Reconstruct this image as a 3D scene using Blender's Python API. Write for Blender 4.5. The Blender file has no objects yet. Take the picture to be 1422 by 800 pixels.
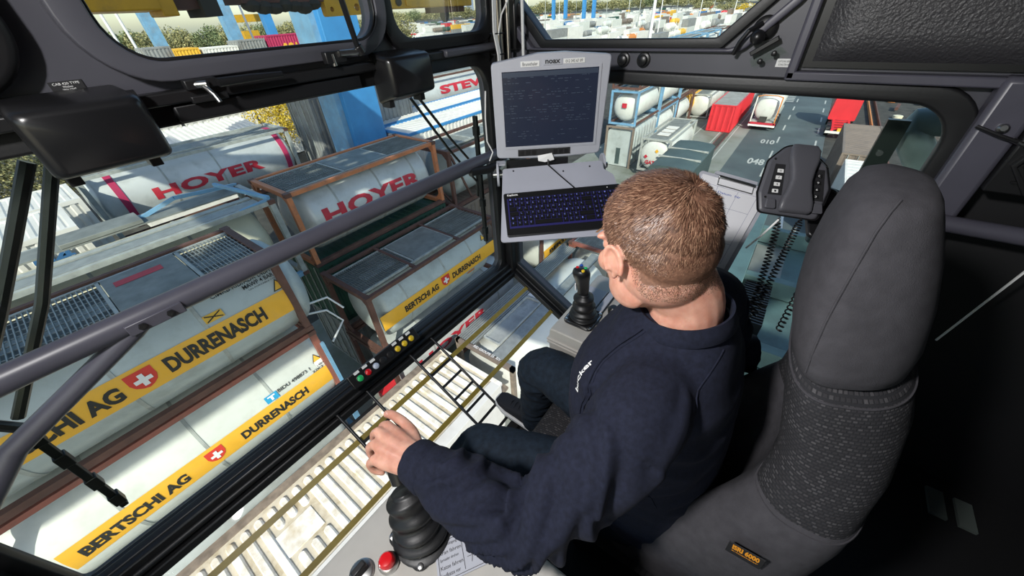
import bpy, bmesh, math, random
from math import sin, cos, pi, radians, sqrt, atan2
from mathutils import Vector, Matrix, noise, Quaternion
random.seed(7)
C = bpy.context.scene.collection
sc = bpy.context.scene

# ------------------------------------------------------------------ camera
cam_d = bpy.data.cameras.new('camera'); cam = bpy.data.objects.new('camera', cam_d); C.objects.link(cam)
cam_d.sensor_width = 36.0; cam_d.lens = 12.548; cam_d.clip_start = .02; cam_d.clip_end = 6000
yaw, pitch, roll = .66979, .660306, -.0606575
_f = Vector((cos(yaw)*cos(pitch), sin(yaw)*cos(pitch), -sin(pitch)))
_r = Vector((sin(yaw), -cos(yaw), 0)); _u = _r.cross(_f)
_R = _r*cos(roll) + _u*sin(roll); _U = -_r*sin(roll) + _u*cos(roll)
cam.matrix_world = Matrix(((_R.x,_U.x,-_f.x,0),(_R.y,_U.y,-_f.y,0),(_R.z,_U.z,-_f.z,0),(0,0,0,1)))
sc.camera = cam

# ------------------------------------------------------------------ light
SUN_DIR = Vector((-.78*cos(radians(37)), -.62*cos(radians(37)), sin(radians(37)))).normalized()
w = bpy.data.worlds.new('sky'); sc.world = w; w.use_nodes = True
nt = w.node_tree; nt.nodes.clear()
wo = nt.nodes.new('ShaderNodeOutputWorld'); bg = nt.nodes.new('ShaderNodeBackground'); sk = nt.nodes.new('ShaderNodeTexSky')
sk.sky_type = 'NISHITA'; sk.sun_disc = False; sk.sun_elevation = radians(37); sk.sun_rotation = atan2(SUN_DIR.x, SUN_DIR.y)
sk.air_density = 1.0; sk.dust_density = 1.2; sk.ozone_density = 1.0
nt.links.new(sk.outputs[0], bg.inputs[0]); nt.links.new(bg.outputs[0], wo.inputs[0]); bg.inputs[1].default_value = .20
sd = bpy.data.lights.new('sun', 'SUN'); so = bpy.data.objects.new('sun', sd); C.objects.link(so)
sd.energy = 4.6; sd.angle = radians(.6); sd.color = (1, .95, .86)
so.rotation_euler = SUN_DIR.to_track_quat('Z', 'Y').to_euler()
# photographer's flash, held high at the left front of the cabin
fd = bpy.data.lights.new('flash', 'AREA'); fo = bpy.data.objects.new('flash', fd); C.objects.link(fo)
fd.shape = 'DISK'; fd.size = .12; fd.energy = 22; fd.color = (1, .98, .97)
fo.location = (-.38, .42, .42); fo.rotation_euler = (Vector((-.38,.42,.42)) - Vector((.80,-.10,-.45))).to_track_quat('Z','Y').to_euler()
sc.view_settings.view_transform = 'Standard'; sc.view_settings.look = 'None'
sc.view_settings.gamma = 1; sc.view_settings.use_curve_mapping = False
sc.view_settings.exposure = 0.15

# ------------------------------------------------------------------ materials
def mat(name, col, rough=.5, metal=0, var=0, vscale=8, bump=0, bscale=60, spec=.5, dirt=None, dscale=3, damt=.5, coat=0, bdist=.002):
    m = bpy.data.materials.new(name); m.use_nodes = True; n = m.node_tree; b = n.nodes['Principled BSDF']
    b.inputs['Base Color'].default_value = (*col, 1); b.inputs['Roughness'].default_value = rough
    b.inputs['Metallic'].default_value = metal; b.inputs['Specular IOR Level'].default_value = spec
    b.inputs['Coat Weight'].default_value = coat
    tc = None
    if var or bump or dirt:
        tc = n.nodes.new('ShaderNodeTexCoord')
    src = None
    if var:
        t = n.nodes.new('ShaderNodeTexNoise'); t.inputs['Scale'].default_value = vscale; t.inputs['Detail'].default_value = 5
        n.links.new(tc.outputs['Object'], t.inputs['Vector'])
        r = n.nodes.new('ShaderNodeValToRGB'); n.links.new(t.outputs['Fac'], r.inputs['Fac'])
        r.color_ramp.elements[0].position = .3; r.color_ramp.elements[1].position = .7
        r.color_ramp.elements[0].color = (*[max(0, c*(1-var)) for c in col], 1); r.color_ramp.elements[1].color = (*[min(1, c*(1+var)) for c in col], 1)
        src = r.outputs['Color']
    if dirt:
        t = n.nodes.new('ShaderNodeTexNoise'); t.inputs['Scale'].default_value = dscale; t.inputs['Detail'].default_value = 8; t.inputs['Roughness'].default_value = .65
        n.links.new(tc.outputs['Object'], t.inputs['Vector'])
        r = n.nodes.new('ShaderNodeValToRGB'); n.links.new(t.outputs['Fac'], r.inputs['Fac'])
        r.color_ramp.elements[0].position = .48; r.color_ramp.elements[1].position = .68
        r.color_ramp.elements[0].color = (0,0,0,1); r.color_ramp.elements[1].color = (damt,)*3+(1,)
        mx = n.nodes.new('ShaderNodeMix'); mx.data_type = 'RGBA'
        n.links.new(r.outputs['Color'], mx.inputs['Factor'])
        if src: n.links.new(src, mx.inputs['A'])
        else: mx.inputs['A'].default_value = (*col, 1)
        mx.inputs['B'].default_value = (*dirt, 1); src = mx.outputs['Result']
    if src: n.links.new(src, b.inputs['Base Color'])
    if bump:
        t = n.nodes.new('ShaderNodeTexNoise'); t.inputs['Scale'].default_value = bscale; t.inputs['Detail'].default_value = 3
        n.links.new(tc.outputs['Object'], t.inputs['Vector'])
        bp = n.nodes.new('ShaderNodeBump'); bp.inputs['Strength'].default_value = bump; bp.inputs['Distance'].default_value = bdist
        n.links.new(t.outputs['Fac'], bp.inputs['Height']); n.links.new(bp.outputs['Normal'], b.inputs['Normal'])
    return m
def glass(name, tint, refl=.25):
    m = bpy.data.materials.new(name); m.use_nodes = True; n = m.node_tree; n.nodes.clear()
    o = n.nodes.new('ShaderNodeOutputMaterial'); mx = n.nodes.new('ShaderNodeMixShader')
    t = n.nodes.new('ShaderNodeBsdfTransparent'); t.inputs[0].default_value = (*tint, 1)
    g = n.nodes.new('ShaderNodeBsdfGlossy'); g.inputs['Roughness'].default_value = .02
    f = n.nodes.new('ShaderNodeFresnel'); f.inputs[0].default_value = 1.45
    mu = n.nodes.new('ShaderNodeMath'); mu.operation = 'MULTIPLY'; mu.inputs[1].default_value = refl
    n.links.new(f.outputs[0], mu.inputs[0]); n.links.new(mu.outputs[0], mx.inputs[0])
    n.links.new(t.outputs[0], mx.inputs[1]); n.links.new(g.outputs[0], mx.inputs[2]); n.links.new(mx.outputs[0], o.inputs[0])
    return m
K = dict(
 paint=mat('grey_cab_paint', (.070,.070,.085), .42, var=.12, vscale=4, bump=.15, bscale=300, bdist=.0004),
 paint2=mat('grey_tube_paint', (.075,.073,.095), .38, var=.15, vscale=6),
 dark=mat('black_cab_lining', (.006,.006,.007), .7),
 rubber=mat('black_rubber', (.008,.008,.009), .45, bump=.1, bscale=120),
 blackmetal=mat('black_painted_steel', (.012,.012,.013), .35),
 blackplastic=mat('black_plastic', (.010,.010,.011), .33, bump=.2, bscale=400, bdist=.0003),
 hood=mat('hood_black_plastic', (.009,.009,.010), .28, bump=.1, bscale=250, bdist=.0004),
 steel=mat('bright_steel', (.55,.55,.54), .3, 1),
 steelpipe=mat('stainless_pipe', (.42,.40,.37), .28, 1, var=.2, vscale=12),
 white=mat('white_label', (.75,.75,.74), .5),
 leather=mat('black_vinyl_pad', (.038,.037,.041), .42, bump=.9, bscale=160, bdist=.003),
 panelgrey=mat('light_grey_housing', (.42,.43,.48), .42),
 panelgrey2=mat('light_grey_tray', (.38,.39,.45), .40, var=.04),
 beige=mat('grey_beige_console', (.44,.42,.385), .45, var=.05, vscale=20, bump=.2, bscale=500, bdist=.0003),
 text=mat('black_print', (.015,.015,.017), .6),
 textwhite=mat('white_print', (.8,.8,.8), .6),
 red=mat('red_button', (.65,.01,.015), .2, coat=.5), green=mat('green_button', (.02,.45,.13), .2, coat=.5),
 yellow=mat('yellow_button', (.75,.50,.02), .2, coat=.5), blueb=mat('blue_button', (.02,.08,.4), .25), clear=mat('pale_button', (.5,.55,.66), .2, coat=.5),
 tape=mat('olive_yellow_strip', (.30,.22,.035), .45, var=.12, vscale=40),
 glass=glass('window_glass', (.86,.92,.86)), glassfloor=glass('floor_glass', (.93,.95,.93), .3),
 fabric=mat('charcoal_seat_fabric', (.050,.048,.054), .95, var=.12, vscale=60, bump=.6, bscale=700, bdist=.001, spec=.2),
 orange=mat('orange_print', (.85,.33,.02), .6),
)

# ------------------------------------------------------------------ helpers
def tag(o, label=None, cat=None, group=None, kind=None):
    if label: o['label'] = label
    if cat: o['category'] = cat
    if group: o['group'] = group
    if kind: o['kind'] = kind
    return o
def thing(name, label, cat, loc=(0,0,0), group=None):
    o = bpy.data.objects.new(name, None); C.objects.link(o); o.location = loc; o.empty_display_size = .05
    return tag(o, label, cat, group)
def wpos(o):
    p = Vector(o.location)
    return p if o.parent is None else p
def adopt(o, parent):
    if parent is not None:
        o.parent = parent
        o.matrix_parent_inverse = world(parent).inverted()
    return o
def world(o):
    m = o.matrix_basis.copy()
    if o.parent: m = world(o.parent) @ o.matrix_parent_inverse @ m
    return m
def link(name, me, m=None, parent=None):
    o = bpy.data.objects.new(name, me); C.objects.link(o)
    if m is not None and not me.materials: me.materials.append(m)
    return adopt(o, parent)
def dup(root, delta, label=None, group=None, cat=None, rotz=0):
    r = root.copy(); C.objects.link(r); r.location = Vector(root.location) + Vector(delta); r.rotation_euler.z += rotz
    if label: r['label'] = label
    if group: r['group'] = group
    def rec(a, b):
        for ch in list(a.children):
            c = ch.copy(); C.objects.link(c); c.parent = b; rec(ch, c)
    rec(root, r)
    return r
class MB:
    def __init__(s): s.v = []; s.f = []
    def add(s, vs, fs):
        n = len(s.v); s.v += [Vector(v) for v in vs]; s.f += [tuple(i+n for i in f) for f in fs]; return s
    def box(s, a, b, M=None):
        a, b = Vector(a), Vector(b)
        x0,x1 = sorted((a.x,b.x)); y0,y1 = sorted((a.y,b.y)); z0,z1 = sorted((a.z,b.z))
        vs = [Vector((x,y,z)) for x in (x0,x1) for y in (y0,y1) for z in (z0,z1)]
        if M: vs = [M @ v for v in vs]
        return s.add(vs, [(0,1,3,2),(4,6,7,5),(0,4,5,1),(2,3,7,6),(0,2,6,4),(1,5,7,3)])
    def beam(s, p, q, w, h=None, up=(0,0,1)):
        p, q = Vector(p), Vector(q); h = h or w; d = (q-p).normalized(); up = Vector(up)
        if abs(d.dot(up)) > .99: up = Vector((0,1,0))
        a = d.cross(up).normalized(); b = a.cross(d)
        vs = [c + a*sx*w/2 + b*sy*h/2 for c in (p,q) for sx,sy in ((-1,-1),(1,-1),(1,1),(-1,1))]
        return s.add(vs, [(0,1,2,3),(7,6,5,4),(0,4,5,1),(1,5,6,2),(2,6,7,3),(3,7,4,0)])
    def tube(s, pts, r, n=10, caps=True, closed=False):
        pts = [Vector(p) for p in pts]; m = len(pts)
        rs = r if isinstance(r, (list,tuple)) else [r]*m
        ref = None; base = len(s.v)
        for i in range(m):
            if closed: d = (pts[(i+1)%m]-pts[i-1])
            else: d = pts[min(i+1,m-1)]-pts[max(i-1,0)]
            d.normalize()
            if ref is None:
                ref = d.orthogonal().normalized()
            ref = (ref - d*ref.dot(d)).normalized(); b = d.cross(ref)
            for k in range(n):
                a = 2*pi*k/n; s.v.append(pts[i] + (ref*cos(a)+b*sin(a))*rs[i])
        for i in range(m if closed else m-1):
            j = (i+1) % m
            for k in range(n):
                l = (k+1)%n; s.f.append((base+i*n+k, base+i*n+l, base+j*n+l, base+j*n+k))
        if caps and not closed:
            s.f.append(tuple(base+k for k in range(n))[::-1]); s.f.append(tuple(base+(m-1)*n+k for k in range(n)))
        return s
    def cyl(s, p, q, r, r2=None, n=16): return s.tube([p,q], [r, r if r2 is None else r2], n)
    def lathe(s, prof, o=(0,0,0), axis=(0,0,1), n=24, caps=True):
        o = Vector(o); q = Vector((0,0,1)).rotation_difference(Vector(axis).normalized()); base = len(s.v)
        for r,z in prof:
            for k in range(n):
                a = 2*pi*k/n; s.v.append(o + q @ Vector((r*cos(a), r*sin(a), z)))
        for i in range(len(prof)-1):
            for k in range(n):
                l = (k+1)%n; s.f.append((base+i*n+k, base+i*n+l, base+(i+1)*n+l, base+(i+1)*n+k))
        if caps:
            s.f.append(tuple(base+k for k in range(n))[::-1]); s.f.append(tuple(base+(len(prof)-1)*n+k for k in range(n)))
        return s
    def ell(s, c, r, M=None, nu=16, nv=10):
        c = Vector(c); base = len(s.v)
        for i in range(nv+1):
            t = pi*i/nv
            for k in range(nu):
                a = 2*pi*k/nu; v = Vector((r[0]*sin(t)*cos(a), r[1]*sin(t)*sin(a), r[2]*cos(t)))
                if M: v = M @ v
                s.v.append(c+v)
        for i in range(nv):
            for k in range(nu):
                l = (k+1)%nu; s.f.append((base+i*nu+k, base+(i+1)*nu+k, base+(i+1)*nu+l, base+i*nu+l))
        return s
    def loft(s, rings, caps=True):
        base = len(s.v); n = len(rings[0])
        for r in rings: s.v += [Vector(v) for v in r]
        for i in range(len(rings)-1):
            for k in range(n):
                l = (k+1)%n; s.f.append((base+i*n+k, base+i*n+l, base+(i+1)*n+l, base+(i+1)*n+k))
        if caps:
            s.f.append(tuple(base+k for k in range(n))[::-1]); s.f.append(tuple(base+(len(rings)-1)*n+k for k in range(n)))
        return s
    def prism(s, poly, d):
        d = Vector(d); base = len(s.v); n = len(poly)
        s.v += [Vector(p) for p in poly] + [Vector(p)+d for p in poly]
        s.f.append(tuple(base+i for i in range(n))[::-1]); s.f.append(tuple(base+n+i for i in range(n)))
        for i in range(n):
            j = (i+1)%n; s.f.append((base+i, base+j, base+n+j, base+n+i))
        return s
    def mesh(s, name, smooth=None):
        me = bpy.data.meshes.new(name); me.from_pydata(s.v, [], s.f); me.update()
        bm = bmesh.new(); bm.from_mesh(me); bmesh.ops.recalc_face_normals(bm, faces=bm.faces); bm.to_mesh(me); bm.free()
        if smooth:
            me.polygons.foreach_set('use_smooth', [True]*len(me.polygons))
            me.set_sharp_from_angle(angle=radians(smooth))
        return me
    def obj(s, name, m, parent=None, smooth=40, bevel=0, label=None, kind=None):
        o = link(name, s.mesh(name, smooth), m, parent)
        if bevel:
            b = o.modifiers.new('bevel', 'BEVEL'); b.width = bevel; b.segments = 2; b.limit_method = 'ANGLE'; b.angle_limit = radians(35)
        if label: o['label'] = label
        if kind: o['kind'] = kind
        return o
def rounded(pts, r, n=6):
    out = []; m = len(pts); rs = r if isinstance(r, (list,tuple)) else [r]*m
    for i in range(m):
        p = Vector(pts[i]).to_2d(); a = Vector(pts[i-1]).to_2d(); b = Vector(pts[(i+1)%m]).to_2d()
        u = (a-p).normalized(); v = (b-p).normalized(); ang = u.angle(v)
        if rs[i] <= 0 or ang > 3.1: out.append((p.x,p.y)); continue
        t = rs[i]/math.tan(ang/2); t = min(t, (a-p).length*.49, (b-p).length*.49); rr = t*math.tan(ang/2)
        c = p + (u+v).normalized()*(rr/sin(ang/2)); s0 = p+u*t-c; s1 = p+v*t-c
        a0 = atan2(s0.y,s0.x); da = (atan2(s1.y,s1.x)-a0+pi)%(2*pi)-pi
        for k in range(n+1):
            g = a0+da*k/n; out.append((c.x+rr*cos(g), c.y+rr*sin(g)))
    return out
def rect(x0,z0,x1,z1): return [(x0,z0),(x1,z0),(x1,z1),(x0,z1)]
def plate(name, m, outer, holes, plane, at, th, parent=None, bevel=0, kind=None, label=None):
    """flat plate with holes; plane 'Y' maps (u,v)->(u,at,v); 'X' maps (u,v)->(at,u,v); 'Z' -> (u,v,at). th extends away (+)."""
    cu = bpy.data.curves.new(name,'CURVE'); cu.dimensions = '2D'; cu.fill_mode = 'BOTH'
    for loop in [outer]+list(holes):
        sp = cu.splines.new('POLY'); sp.points.add(len(loop)-1); sp.use_cyclic_u = True
        for p,q in zip(sp.points, loop): p.co = (q[0],q[1],0,1)
    cu.extrude = abs(th)/2; cu.bevel_depth = bevel; cu.bevel_resolution = 2
    if bevel: cu.offset = -bevel; cu.extrude = max(0, abs(th)/2-bevel)
    t = bpy.data.objects.new('tmp', cu); C.objects.link(t)
    dg = bpy.context.evaluated_depsgraph_get(); me = bpy.data.meshes.new_from_object(t.evaluated_get(dg))
    bpy.data.objects.remove(t); me.name = name
    for v in me.vertices:
        u, vv, d = v.co; d += th/2
        v.co = (u, at+d, vv) if plane == 'Y' else ((at+d, u, vv) if plane == 'X' else (u, vv, at+d))
    me.materials.clear()
    bm = bmesh.new(); bm.from_mesh(me); bmesh.ops.remove_doubles(bm, verts=bm.verts, dist=1e-5); bmesh.ops.recalc_face_normals(bm, faces=bm.faces); bm.to_mesh(me); bm.free()
    me.polygons.foreach_set('use_smooth', [True]*len(me.polygons)); me.set_sharp_from_angle(angle=radians(35))
    o = link(name, me, m, parent)
    if kind: o['kind'] = kind
    if label: o['label'] = label
    return o
def text_mesh(s, bold=0.0, spacing=1.0):
    cu = bpy.data.curves.new('t','FONT'); cu.body = s; cu.size = 1; cu.offset = bold; cu.space_character = spacing; cu.resolution_u = 3
    t = bpy.data.objects.new('tmp', cu); C.objects.link(t); dg = bpy.context.evaluated_depsgraph_get()
    me = bpy.data.meshes.new_from_object(t.evaluated_get(dg)); bpy.data.objects.remove(t); me.materials.clear()
    xs = [v.co.x for v in me.vertices]; ys = [v.co.y for v in me.vertices]
    x0,x1,y0,y1 = min(xs),max(xs),min(ys),max(ys)
    for v in me.vertices: v.co = ((v.co.x-x0)/(x1-x0), (v.co.y-y0)/(y1-y0), 0)
    return me
def flat_text(name, s, o, u, v, m, parent=None, bold=0, spacing=1, label=None):
    """text filling the parallelogram o, o+u, o+v"""
    me = text_mesh(s, bold, spacing); o, u, v = Vector(o), Vector(u), Vector(v)
    for q in me.vertices: q.co = o + u*q.co.x + v*q.co.y
    ob = link(name, me, m, parent)
    if label: ob['label'] = label
    return ob
# ================================================================== CABIN SHELL
def struct(o): o['kind'] = 'structure'; return o
YF, XS, XL, YB, ZT, ZF = 1.10, 1.40, -.57, -1.25, .52, -1.50
lowwin = rounded([(-.485,-1.155),(1.305,-1.155),(1.305,-.155),(-.485,-.155)], [.02,.05,.10,.05], 8)
hatchg = rounded([(.195,-.05),(.81,-.05),(.81,.42),(.195,.42)], .075, 8)
hatch2 = rounded([(.87,-.062),(1.325,-.062),(1.325,.42),(.87,.42)], .07, 8)
leftup = rounded([(-.42,-.015),(.035,-.015),(.035,.42),(-.42,.42)], .06, 8)
struct(plate('wall_front', K['paint'], rect(XL,-1.26,XS+.05,ZT), [lowwin[::-1],hatchg[::-1],hatch2[::-1],leftup[::-1]], 'Y', YF, .045))
def pane(name, pts, label=None):
    return struct(MB().add(pts, [tuple(range(len(pts)))]).obj(name, K['glass'], smooth=None))
def y3(p, y): return [(a,y,b) for a,b in p]
def x3(p, x): return [(x,a,b) for a,b in p]
pane('window_1', y3(lowwin, 1.128)); pane('window_2', y3(hatchg, 1.128)); pane('window_3', y3(hatch2, 1.128)); pane('window_4', y3(leftup, 1.128))
def gasket(name, outer, inner, plane, at, th, m='rubber', parent=None, bevel=.005):
    o = plate(name, K[m], outer, [inner[::-1]], plane, at, th, parent, bevel)
    if parent is None: struct(o)
    return o
def rr(x0,z0,x1,z1,r,n=8): return rounded(rect(x0,z0,x1,z1), r, n)
gasket('trim_1', rr(-.505,-1.18,1.345,-.118,[.03,.06,.12,.06]), rr(-.475,-1.145,1.295,-.163,[.02,.05,.09,.05]), 'Y', 1.085, .03)
gasket('trim_2', rr(.835,-.095,1.36,.45,.09), rr(.878,-.055,1.315,.41,.065), 'Y', 1.082, .03)
gasket('trim_3', rr(-.47,-.075,.095,.47,.10), rr(-.40,.0,.025,.40,.055), 'Y', 1.06, .04, bevel=.014)
# hatch leaf around the second window
ht = thing('roof_hatch_window', 'dark grey hinged window leaf with rounded corners left of the corner post', 'window', (.5,1.09,-.08))
plate('hatch_leaf', K['paint'], rr(.152,-.083,.842,.47,.115), [rr(.20,-.048,.805,.415,.075)[::-1]], 'Y', 1.066, .034, ht, .004)
gasket('seal', rr(.19,-.055,.815,.425,.08), rr(.205,-.042,.80,.41,.07), 'Y', 1.072, .02, 'rubber', ht, .003)
m = MB().box((.275,1.045,-.100),(.335,1.066,-.082)).box((.275,1.05,-.125),(.345,1.066,-.112)); m.obj('latch_bracket', K['blackmetal'], ht, bevel=.002)
m = MB().tube([(.305,1.05,-.097),(.305,1.035,-.097),(.31,1.02,-.112),(.312,1.015,-.125)], .005, 10).cyl((.292,1.052,-.092),(.312,1.036,-.092),.007); m.obj('latch_pin', K['steel'], ht)
m = MB().tube([(.33,1.03,-.092),(.40,1.03,-.092),(.47,1.035,-.094)], [.009,.008,.006], 10); m.obj('latch_lever', K['blackplastic'], ht)
st = thing('gas_strut', 'black folding stay arm hanging at the right end of the hatch window', 'strut', (.70,1.03,-.06))
MB().beam((.645,.98,.06),(.69,1.03,-.055),.012,.02).cyl((.69,1.03,-.055),(.70,1.03,-.075),.012).obj('arm', K['blackmetal'], st, bevel=.002)
MB().cyl((.64,1.04,-.068),(.69,1.03,-.068),.007).cyl((.62,1.05,-.068),(.622,1.05,-.095),.006).obj('latch', K['steel'], st)
MB().box((.60,1.045,-.09),(.66,1.066,-.062)).obj('bracket', K['blackmetal'], st, bevel=.003)
# ledge strips under the upper windows (front)
struct(MB().box((XL,1.06,-.122),(1.36,1.10,-.098)).obj('trim_4', K['blackmetal'], bevel=.004))
struct(MB().box((1.04,1.045,-.118),(1.345,1.085,-.096)).obj('trim_5', K['paint'], bevel=.006))
struct(MB().box((.24,1.068,-.158),(.70,1.10,-.125)).obj('trim_6', K['rubber'], bevel=.004))
# side wall
upwin = rounded([(.87,-.098),(.27,-.098),(.13,.04),(.13,.42),(1.02,.42),(1.02,.05)], [.02,.02,.03,.05,.05,.03], 5)
sidewin = rounded([(-.315,-.225),(1.045,-.212),(1.045,-1.165),(.64,-1.405),(-.315,-1.405)], [.10,.05,.02,.03,.03], 8)
struct(plate('wall_right', K['paint'], [(-.42,-1.50),(.60,-1.50),(1.145,-1.19),(1.145,ZT),(-.42,ZT)], [upwin[::-1], sidewin[::-1]], 'X', XS, .045))
pane('window_5', x3(upwin, 1.43)); pane('window_6', x3(sidewin, 1.43))
def grow(pts, d):
    c = Vector((sum(p[0] for p in pts)/len(pts), sum(p[1] for p in pts)/len(pts)))
    xs = [p[0] for p in pts]; ys = [p[1] for p in pts]; hx = (max(xs)-min(xs))/2; hy = (max(ys)-min(ys))/2; cx=(max(xs)+min(xs))/2; cy=(max(ys)+min(ys))/2
    return [(cx+(p[0]-cx)*(hx+d)/hx, cy+(p[1]-cy)*(hy+d)/hy) for p in pts]
gasket('trim_7', grow(sidewin,.035), grow(sidewin,-.008), 'X', 1.375, .03, bevel=.008)
gasket('trim_8', grow(upwin,.022), grow(upwin,-.006), 'X', 1.382, .022, bevel=.004)
gasket('trim_9', rounded([(.955,-.125),(.20,-.128),(.085,-.01),(.06,.2),(.06,.47),(1.08,.47),(1.08,.02)], [.03,.05,.05,.02,.05,.05,.03],6), rounded([(.92,-.118),(.22,-.118),(.105,.0),(.08,.2),(.08,.45),(1.06,.45),(1.06,.03)], [.03,.05,.05,.02,.05,.05,.03],6), 'X', 1.372, .028, 'paint2')
# stepped rubber mullion between side glass and sloping floor glass
dg0, dg1 = Vector((1.385,1.09,-1.205)), Vector((1.385,.56,-1.515))
struct(MB().beam(dg0,dg1,.035,.06,up=(0,.5,.86)).obj('trim_10', K['rubber'], bevel=.005))
struct(MB().beam(dg0+Vector((-.028,0,0)),dg1+Vector((-.028,0,0)),.022,.030,up=(0,.5,.86)).obj('trim_11', K['rubber'], bevel=.004))
# corner post
struct(MB().box((1.335,1.045,-1.22),(1.42,1.12,ZT)).obj('trim_12', K['blackmetal'], bevel=.01))
struct(MB().box((1.36,.985,-.125),(1.40,1.06,.10)).obj('trim_13', K['blackmetal'], bevel=.006))
# left side wall with its own window, back wall, ceiling, floor
leftwin = rr(-.60,-1.10,1.00,.30,.08)
struct(plate('wall_left', K['dark'], rect(YB,ZF,YF+.04,ZT), [leftwin[::-1]], 'X', XL-.045, .045))
pane('window_7', x3(leftwin, XL-.02))
struct(MB().box((XL,1.05,-1.26),(-.50,1.12,ZT)).obj('trim_14', K['blackmetal'], bevel=.008))
struct(MB().box((XL,.6,-1.20),(-.535,1.06,-1.13)).obj('trim_15', K['blackmetal'], bevel=.008))
struct(MB().box((XL,YB-.04,ZF),(1.48,YB,ZT)).obj('wall_back', K['dark']))
struct(MB().box((XL,YB,ZT),(1.48,YF+.05,ZT+.04)).obj('ceiling', K['dark']))
struct(MB().box((XL,YB,ZF-.04),(1.48,.59,ZF)).obj('floor', K['dark']))
# pillar behind the side window and the dark niche beyond
struct(MB().box((1.345,-.415,ZF),(1.40,-.335,-.165)).obj('trim_16', K['paint2'], bevel=.012))
struct(MB().box((1.36,-.40,-.19),(1.402,.07,-.168)).obj('trim_17', K['paint2'], bevel=.004))
struct(MB().box((1.36,.048,-.19),(1.402,.072,.40)).obj('trim_18', K['paint2'], bevel=.006))
struct(MB().box((1.445,YB,ZF),(1.48,-.42,ZT)).obj('wall_niche', K['dark']))
struct(MB().box((1.38,-.80,-.19),(1.40,-.40,-.17)).obj('trim_19', K['paint2'], bevel=.004))
# upholstered panel
pp = thing('padded_wall_panel', 'black grained vinyl padded panel on the upper right wall above the side window', 'panel', (1.38,-.3,.05))
bmx = MB(); N=24
def padpt(i,j):
    y = .040 - .84*i/N; z = -.158 + .60*j/N
    e = min(1, min(i, N-i, j, N-j)/2.2); return (1.40-.035*sin(e*pi/2)-.004, y, z)
bmx.add([padpt(i,j) for i in range(N+1) for j in range(N+1)], [(i*(N+1)+j,(i+1)*(N+1)+j,(i+1)*(N+1)+j+1,i*(N+1)+j+1) for i in range(N) for j in range(N)])
bmx.obj('cushion', K['leather'], pp, smooth=60)
MB().box((1.385,-.80,-.16),(1.40,.042,.45)).obj('backing_board', K['blackmetal'], pp)
# front sill, sloping floor glass
struct(MB().box((-.53,1.065,-1.245),(1.40,1.135,-1.150)).obj('trim_20', K['blackmetal'], bevel=.006))
struct(MB().box((-.53,1.040,-1.240),(1.40,1.075,-1.205)).obj('trim_21', K['rubber'], bevel=.006))
struct(MB().tube([(-.50,1.060,-1.185),(1.34,1.060,-1.185)], .011, 10).obj('trim_22', K['rubber']))
def sl(y): return -1.24-(1.04-y)*.59
fg = [(-.52,1.05,sl(1.05)),(1.375,1.05,sl(1.05)),(1.375,.58,sl(.58)),(-.52,.58,sl(.58))]
struct(MB().add(fg,[(0,1,2,3)]).obj('window_8', K['glassfloor'], smooth=None))
struct(MB().beam((-.545,1.06,sl(1.06)),(-.545,.56,sl(.56)),.05,.05).obj('trim_23', K['blackmetal'], bevel=.004))
struct(MB().box((-.57,.555,-1.53),(1.40,.60,-1.47)).obj('trim_24', K['blackmetal'], bevel=.004))
for k,y in enumerate((.955,.785)):
    o = MB().beam((-.51,y,sl(y)+.006),(1.36,y,sl(y)+.006),.021,.004,up=(0,-.59,1)).obj('wear_strip', K['tape'])
    tag(o, ['olive yellow strip along the sloping floor glass, nearer the windscreen','olive yellow strip along the sloping floor glass, nearer the seat'][k], 'strip')
# boot scraper ladders over the glass
def ladder(x0, x1, ys, ytop, ybot, label):
    t = thing('foot_rail', label, 'foot rail', ((x0+x1)/2, 1.05, sl(1.05)))
    for x in (x0,x1):
        p = [(x,ytop+.02,sl(ytop)+.035),(x,ytop-.02,sl(ytop-.02)+.032),(x,ybot,sl(ybot)+.030)]
        MB().tube(p,.0062,10).obj('side_rail', K['blackmetal'], t)
    for y in ys: MB().beam((x0,y,sl(y)+.029),(x1,y,sl(y)+.029),.012,.008,up=(0,-.59,1)).obj('rung', K['blackmetal'], t)
    for xx in (x0,x1): MB().cyl((xx,ytop+.02,sl(ytop)+.035),(xx,1.05,sl(1.05)+.005),.006).obj('foot', K['blackmetal'], t)
    return t
ladder(.200,.335,(1.0,.93,.80,.735),1.07,.70,'black ladder shaped foot rail by the operator\'s hand, left of the two')
ladder(.567,.695,(1.0,.94,.877,.812,.748,.685,.62),1.06,.60,'black ladder shaped foot rail in front of the operator\'s shoe')
# front guard tube + brace
gt = thing('guard_tube', 'thick grey handrail tube running across the windscreen to the corner', 'handrail', (-.4,1.0,-.48))
MB().tube([(-.53,1.0,-.482),(1.02,1.0,-.482),(1.14,1.0,-.482),(1.30,1.0,-.482)], [.026,.026,.021,.021], 20).obj('tube', K['paint2'], gt)
MB().tube([(-.53,.985,-.82),(-.30,.995,-.615),(-.055,1.0,-.505),(-.03,1.0,-.49)], .020, 16).obj('brace', K['paint2'], gt)
MB().box((-.06,.968,-.500),(.04,.985,-.474)).obj('clamp_plate', K['paint2'], gt, bevel=.002)
for x in (-.035,.015): MB().lathe([(.008,0),(.008,.006),(.004,.007)],(x,.968,-.487),(0,-1,0),6).obj('bolt', K['blackmetal'], gt)
MB().tube([(1.02,.985,-.50),(1.10,.96,-.51),(1.19,.93,-.50)], .017, 14).obj('stub_tube', K['blackmetal'], gt)
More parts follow.
